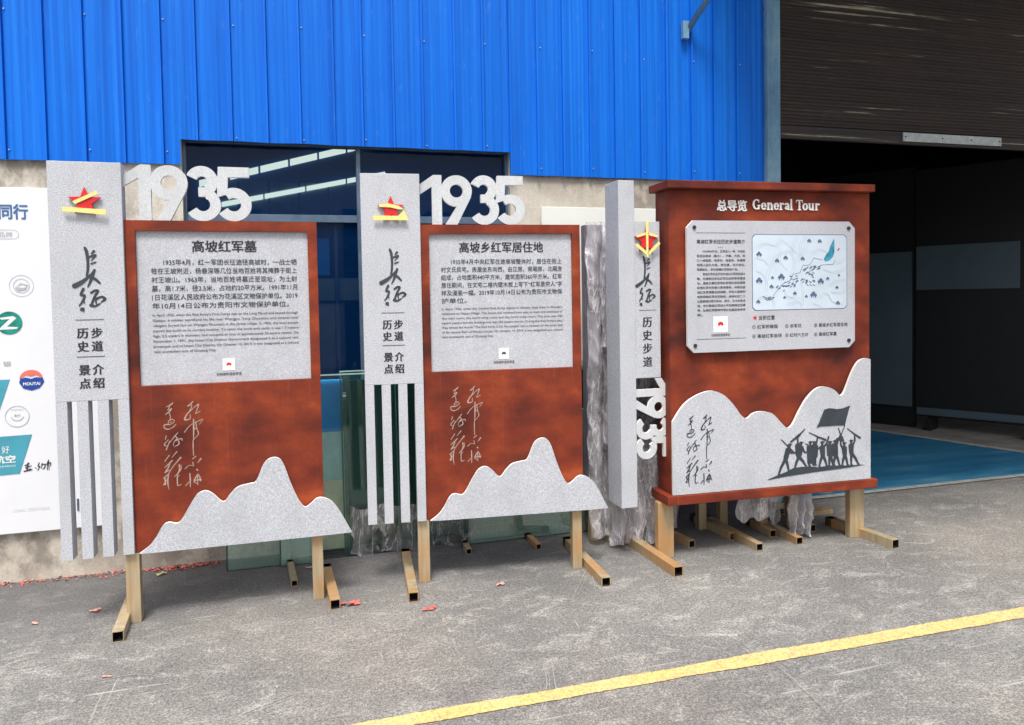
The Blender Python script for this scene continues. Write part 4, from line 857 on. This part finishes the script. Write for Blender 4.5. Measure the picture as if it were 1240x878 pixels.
for a, b in (((1.985, 4.34), (2.000, 3.655)), ((3.395, 4.16), (3.450, 3.635))):
    a = inv @ Vector((*a, 0)); b = inv @ Vector((*b, 0)); square_tube('foot', (a.x, a.y), (b.x, b.y), 0.055, 'tan_steel', gs)

# ---------------- guide post with vertical numerals
gp = thing('trail_marker', 'grey box column with a star panel lettered 历史步道 and sideways 1935', 'sign', (1.85, 3.95, 0))
box('column', -0.050, 0.050, 0.0, 0.19, 0.318, 2.215, 'stone_paint', gp, 0.002)
pz = box('star_panel', 0.0505, 0.211, 0.004, 0.030, 1.072, 1.982, 'stone_paint', gp, 0.0015)
Z = -0.0035     # panel front is at local y .004
emblem(pz, 0.122, 1.870, 0.076, -0.004, 2)
brush('calligraphy', CHANGZHENG, lambda x, y: 0.062 + (x - 80) * .00062, lambda x, y: 1.780 - (y - 440) * .00072, 0.00064, Z, 'dark_ink', pz, 0.0015)
box('rule_line', 0.075, 0.185, 0.0030, 0.0038, 1.466, 1.469, 'grey_ink', pz, 0)
for c, z in (('历', 1.374), ('史', 1.297), ('步', 1.220), ('道', 1.142)): lettering('character', [(c, 0.098, 0.155, z, 0.064, 0.010, 0.026)], Z, 'black_ink', pz)
numerals(gp, 0.048, 1.068, -0.022, -0.004, True, 0.80)
box('support_arm', -0.02, 0.02, 0.191, 0.52, 1.20, 1.24, 'dark_board', gp); box('support_arm', -0.02, 0.02, 0.191, 0.52, 0.60, 0.64, 'dark_board', gp)
box('post', -0.02, 0.03, 0.521, 0.57, 0, 1.9, 'tan_steel', gp)
square_tube('foot', (0.045, 0.57), (0.043, 0.275), 0.045, 'tan_steel', gp)

# ---------------- wrapped sign boards behind
def wrapped(label, x0, x1, y, z0, z1, yfilm, feet, posts, seed, amp=0.03, filmz=0.05, bm_='dark_board', xtra=0.0):
    t = thing('wrapped_board', label, 'wrapped sign', ((x0 + x1) / 2, y, 0), 0, 'sign boards wrapped in clear film')
    cx = (x0 + x1) / 2
    box('board', x0 - cx, x1 - cx, 0, 0.06, z0, z1, bm_, t)
    f = film_sheet('film_wrap', x0 - cx - 0.02, x1 - cx + 0.03 + xtra, filmz, z1 + 0.01, yfilm - y, amp, seed, 'plastic_film', t, 60, 110)
    for p in posts: box('post', p - cx - 0.028, p - cx + 0.028, 0.005, 0.055, 0, z0 + 0.0, 'tan_steel', t)
    for (a, b) in feet: square_tube('foot', (a[0] - cx, a[1] - y), (b[0] - cx, b[1] - y), 0.045, 'tan_steel', t)
    return t
wrapped('tall board wrapped in crumpled film between the second sign and the grey column', 1.755, 2.02, 4.36, 0.20, 2.0, 4.30, [((1.85, 4.60), (1.848, 4.40))], [1.80], 2.0, 0.030)
wrapped('film wrapped board standing behind the sideways 1935 numerals', 2.03, 2.36, 4.44, 0.16, 2.0, 4.38, [((2.24, 4.60), (2.31, 4.05))], [2.27], 9.0, 0.035, 0.03)
wrapped('film wrapped board behind the left half of the map sign', 2.42, 2.84, 4.34, 0.22, 2.0, 4.28, [((2.60, 4.55), (2.628, 4.10)), ((2.672, 4.5), (2.662, 3.865))], [2.56, 2.72], 15.0, 0.05, 0.27)
wrapped('film wrapped board behind the right half of the map sign, its film hanging low', 2.86, 3.30, 4.20, 0.34, 2.0, 4.13, [((2.912, 4.35), (2.895, 4.06)), ((2.975, 4.3), (2.960, 3.885)), ((3.18, 4.40), (3.205, 4.07))], [2.93, 3.15], 21.0, 0.05, 0.24, xtra=0.06)
db = box('dark_board', 2.30, 3.28, 4.70, 4.72, 0.0, 1.9, 'dark_board'); tag(db, 'dark sheet added at the wall behind the map sign to deepen the shade', 'board')  # added sheet, its dark colour stands in for shade under the map sign
ft = film_sheet('plastic_film', 2.96, 3.11, 0.02, 0.42, 4.02, 0.05, 33.0, nx=30, nz=40, edge=0.06)
tag(ft, 'bunched film hanging to the ground below the middle of the map sign', 'film')
fc = film_sheet('plastic_film', 2.64, 2.98, 0.12, 0.44, 4.12, 0.07, 52.0, nx=50, nz=40, edge=0.11, fold=0.6, nf=2)
tag(fc, 'sagging film bulging under the rail of the map sign, left of its middle', 'film')
fb = film_sheet('plastic_film', 1.84, 2.16, 0.03, 0.62, 4.20, 0.05, 41.0, nx=40, nz=60, edge=0.06)
tag(fb, 'loose film gathered round the foot of the grey box column', 'film')
rk = thing('wooden_rack', 'small slatted rack on the floor behind the right leg of the map sign', 'rack', (3.33, 4.52, 0))
for z in (0.02, 0.10, 0.18): box('slat', -0.10, 0.10, 0, 0.02, z, z + 0.04, 'tan_steel', rk)
for x in (-0.10, 0.10): box('upright', x, x + 0.025, 0.021, 0.05, 0, 0.34, 'tan_steel', rk)
wd = box('timber_offcut', 3.40, 3.60, 4.36, 4.42, 0, 0.03, 'tan_steel'); tag(wd, 'short timber offcut on the ground beside the map sign', 'timber')
# tube ends poking out from behind the glass
for a, b, lab in (((-0.060, 4.56), (-0.034, 4.20), 'pale tube end lying on the ground under the first sign'), ((0.992, 4.55), (0.984, 4.385), 'short pinkish tube end under the left half of the second sign'), ((1.412, 4.57), (1.412, 4.33), 'pale tube end under the right half of the second sign')):
    o = square_tube('steel_tube', a, b, 0.034, 'tan_steel', None); tag(o, lab, 'tube', 'tube ends poking out from the glass sheets')

# ---------------- litter
def scrap(x, y, r, mat, label, cat='paper scrap', n=5, seed=0, group='red scraps on the asphalt'):
    rr = random.Random(seed); bm = bmesh.new()
    for k in range(n):
        a0 = rr.uniform(0, 6.28); c = Vector((x + rr.uniform(-r, r) * .8, y + rr.uniform(-r, r) * .5, 0.006)); vs = []
        for i in range(6):
            a = a0 + i * 1.047; q = r * rr.uniform(.35, .75); vs.append(bm.verts.new(c + Vector((q * math.cos(a), q * math.sin(a) * .7, rr.uniform(0, .6) * r * .5))))
        ctr = bm.verts.new(c + Vector((0, 0, rr.uniform(.1, .5) * r)))
        for i in range(6): bm.faces.new((vs[i], vs[(i + 1) % 6], ctr))
    for v in bm.verts: v.co -= Vector((x, y, 0))
    o = link('paper_scrap', bm_mesh(bm, 'paper_scrap'), mat); o.location = (x, y, 0); tag(o, label, cat, group); return o
scrap(-0.776, 4.626, 0.034, 'leaf_yellow', 'yellow dry leaf on the ground by the wall below the first sign', 'leaf', 3, 1, None).name = 'dry_leaf'
scrap(-1.017, 4.184, 0.028, 'scrap_pink', 'pink scrap on the asphalt left of the first sign, nearest the poster board', n=3, seed=2)
scrap(0.235, 3.842, 0.042, 'scrap_red', 'bright red torn scrap beside the right foot of the first sign', n=6, seed=3)
scrap(0.612, 3.655, 0.032, 'scrap_red', 'red scraps just in front of the left foot of the second sign', n=4, seed=4)
scrap(1.03, 3.852, 0.026, 'scrap_pink', 'pink scrap alone on the asphalt below the middle of the second sign', n=4, seed=5)
scrap(-1.258, 4.104, 0.022, 'scrap_pink', 'faint pink scrap at the far left of the asphalt', n=2, seed=6)
scrap(-0.79, 3.42, 0.018, 'scrap_pink', 'tiny pink scrap in front of the left foot of the first sign', n=2, seed=8)
scrap(0.05, 4.46, 0.02, 'leaf_yellow', 'pale scrap beside the tube end under the first sign', n=3, seed=9)
bm = bmesh.new(); rr = random.Random(11)
for k in range(520):
    x = rr.choice([rr.uniform(-1.7, -0.5), rr.gauss(-0.68, .12)]); y = 4.775 - abs(rr.gauss(0.0, .04)) - (0.02 if x > -.9 else 0); s = rr.uniform(.003, .009); a = rr.uniform(0, 3)
    if x > -.45: continue
    vs = [bm.verts.new((x + s * math.cos(a + q), y + s * math.sin(a + q), .004 + rr.uniform(0, .008))) for q in (0, 1.6, 3.1, 4.7)]; bm.faces.new(vs).material_index = rr.choice([0, 0, 1, 2])
o = link('paper_litter', bm_mesh(bm, 'paper_litter'), ['scrap_red', 'scrap_pink', 'hole_black']); tag(o, 'red paper bits and grit swept along the foot of the wall', 'litter', kind='stuff')
SCR = [[(-0.289, 2.892), (-0.118, 2.971), (0.054, 3.062)], [(-0.092, 3.251), (0.122, 3.476), (0.412, 3.691)], [(1.887, 2.685), (1.873, 2.464), (1.843, 2.231)], [(1.812, 3.091), (1.863, 2.895), (1.88, 2.688)], [(2.413, 3.622), (2.433, 3.459), (2.481, 3.368)], [(0.98, 3.001), (0.933, 2.786), (0.808, 2.535)], [(1.019, 2.973), (0.952, 2.714), (0.953, 2.579)], [(-0.247, 3.689), (-0.118, 3.721)], [(-0.868, 3.379), (-0.689, 3.404), (-0.551, 3.33)], [(-1.222, 3.566), (-1.066, 3.664), (-0.875, 3.539)], [(1.671, 4.329), (1.581, 3.909), (1.475, 3.57)], [(1.872, 4.343), (1.581, 3.909), (1.358, 3.553)], [(2.909, 2.605), (2.875, 2.434)], [(1.499, 3.15), (1.568, 3.037), (1.654, 3.025)], [(0.189, 3.369), (0.38, 3.434), (0.505, 3.374)], [(0.578, 3.459), (0.896, 3.601)], [(-0.42, 3.039), (-0.215, 3.111)]]
V, Fc = [], []; r4 = random.Random(17)
for ln in SCR:
    for rep_ in range(r4.choice([1, 1, 2])):
        o2 = Vector((r4.uniform(-.03, .03), r4.uniform(-.03, .03))) * (rep_ > 0)
        pts = [Vector(p) + o2 for p in smooth_poly(ln, 12)]; n = len(pts); wd = r4.uniform(.0007, .0015)
        for i, p in enumerate(pts):
            t = (pts[min(n - 1, i + 1)] - pts[max(0, i - 1)]).normalized(); q = Vector((-t.y, t.x)) * wd * math.sin(math.pi * (i + .3) / n) * max(0.12, 1 + 1.3 * noise.noise(Vector((p.x * 30, p.y * 30, rep_)))); p = p + Vector((0, .004 * noise.noise(Vector((p.x * 14, p.y * 14, 5)))))
            V += [(p.x + q.x, p.y + q.y, .0055), (p.x - q.x, p.y - q.y, .0055)]
            if i: k = len(V); Fc.append((k - 4, k - 2, k - 1, k - 3))
me = bpy.data.meshes.new('scratch_marks'); me.from_pydata(V, [], Fc); tag(link('scratch_marks', me, 'scuff'), 'thin pale drag scratches in the asphalt', 'scratches', kind='stuff')
bm = bmesh.new()
for k in range(1500):
    x = rr.uniform(-2.5, 7); y = rr.uniform(1.5, 4.6); s = rr.uniform(.002, .0055)
    m = Matrix.Translation((x, y, s * .4)) @ Matrix.Rotation(rr.uniform(0, 3), 4, 'Z') @ Matrix.Diagonal((1, rr.uniform(.6, 1), .7, 1))
    bmesh.ops.create_icosphere(bm, subdivisions=1, radius=s, matrix=m)
o = link('grit', bm_mesh(bm, 'grit'), 'inner_concrete'); tag(o, 'loose grit scattered on the asphalt', 'grit', kind='stuff')
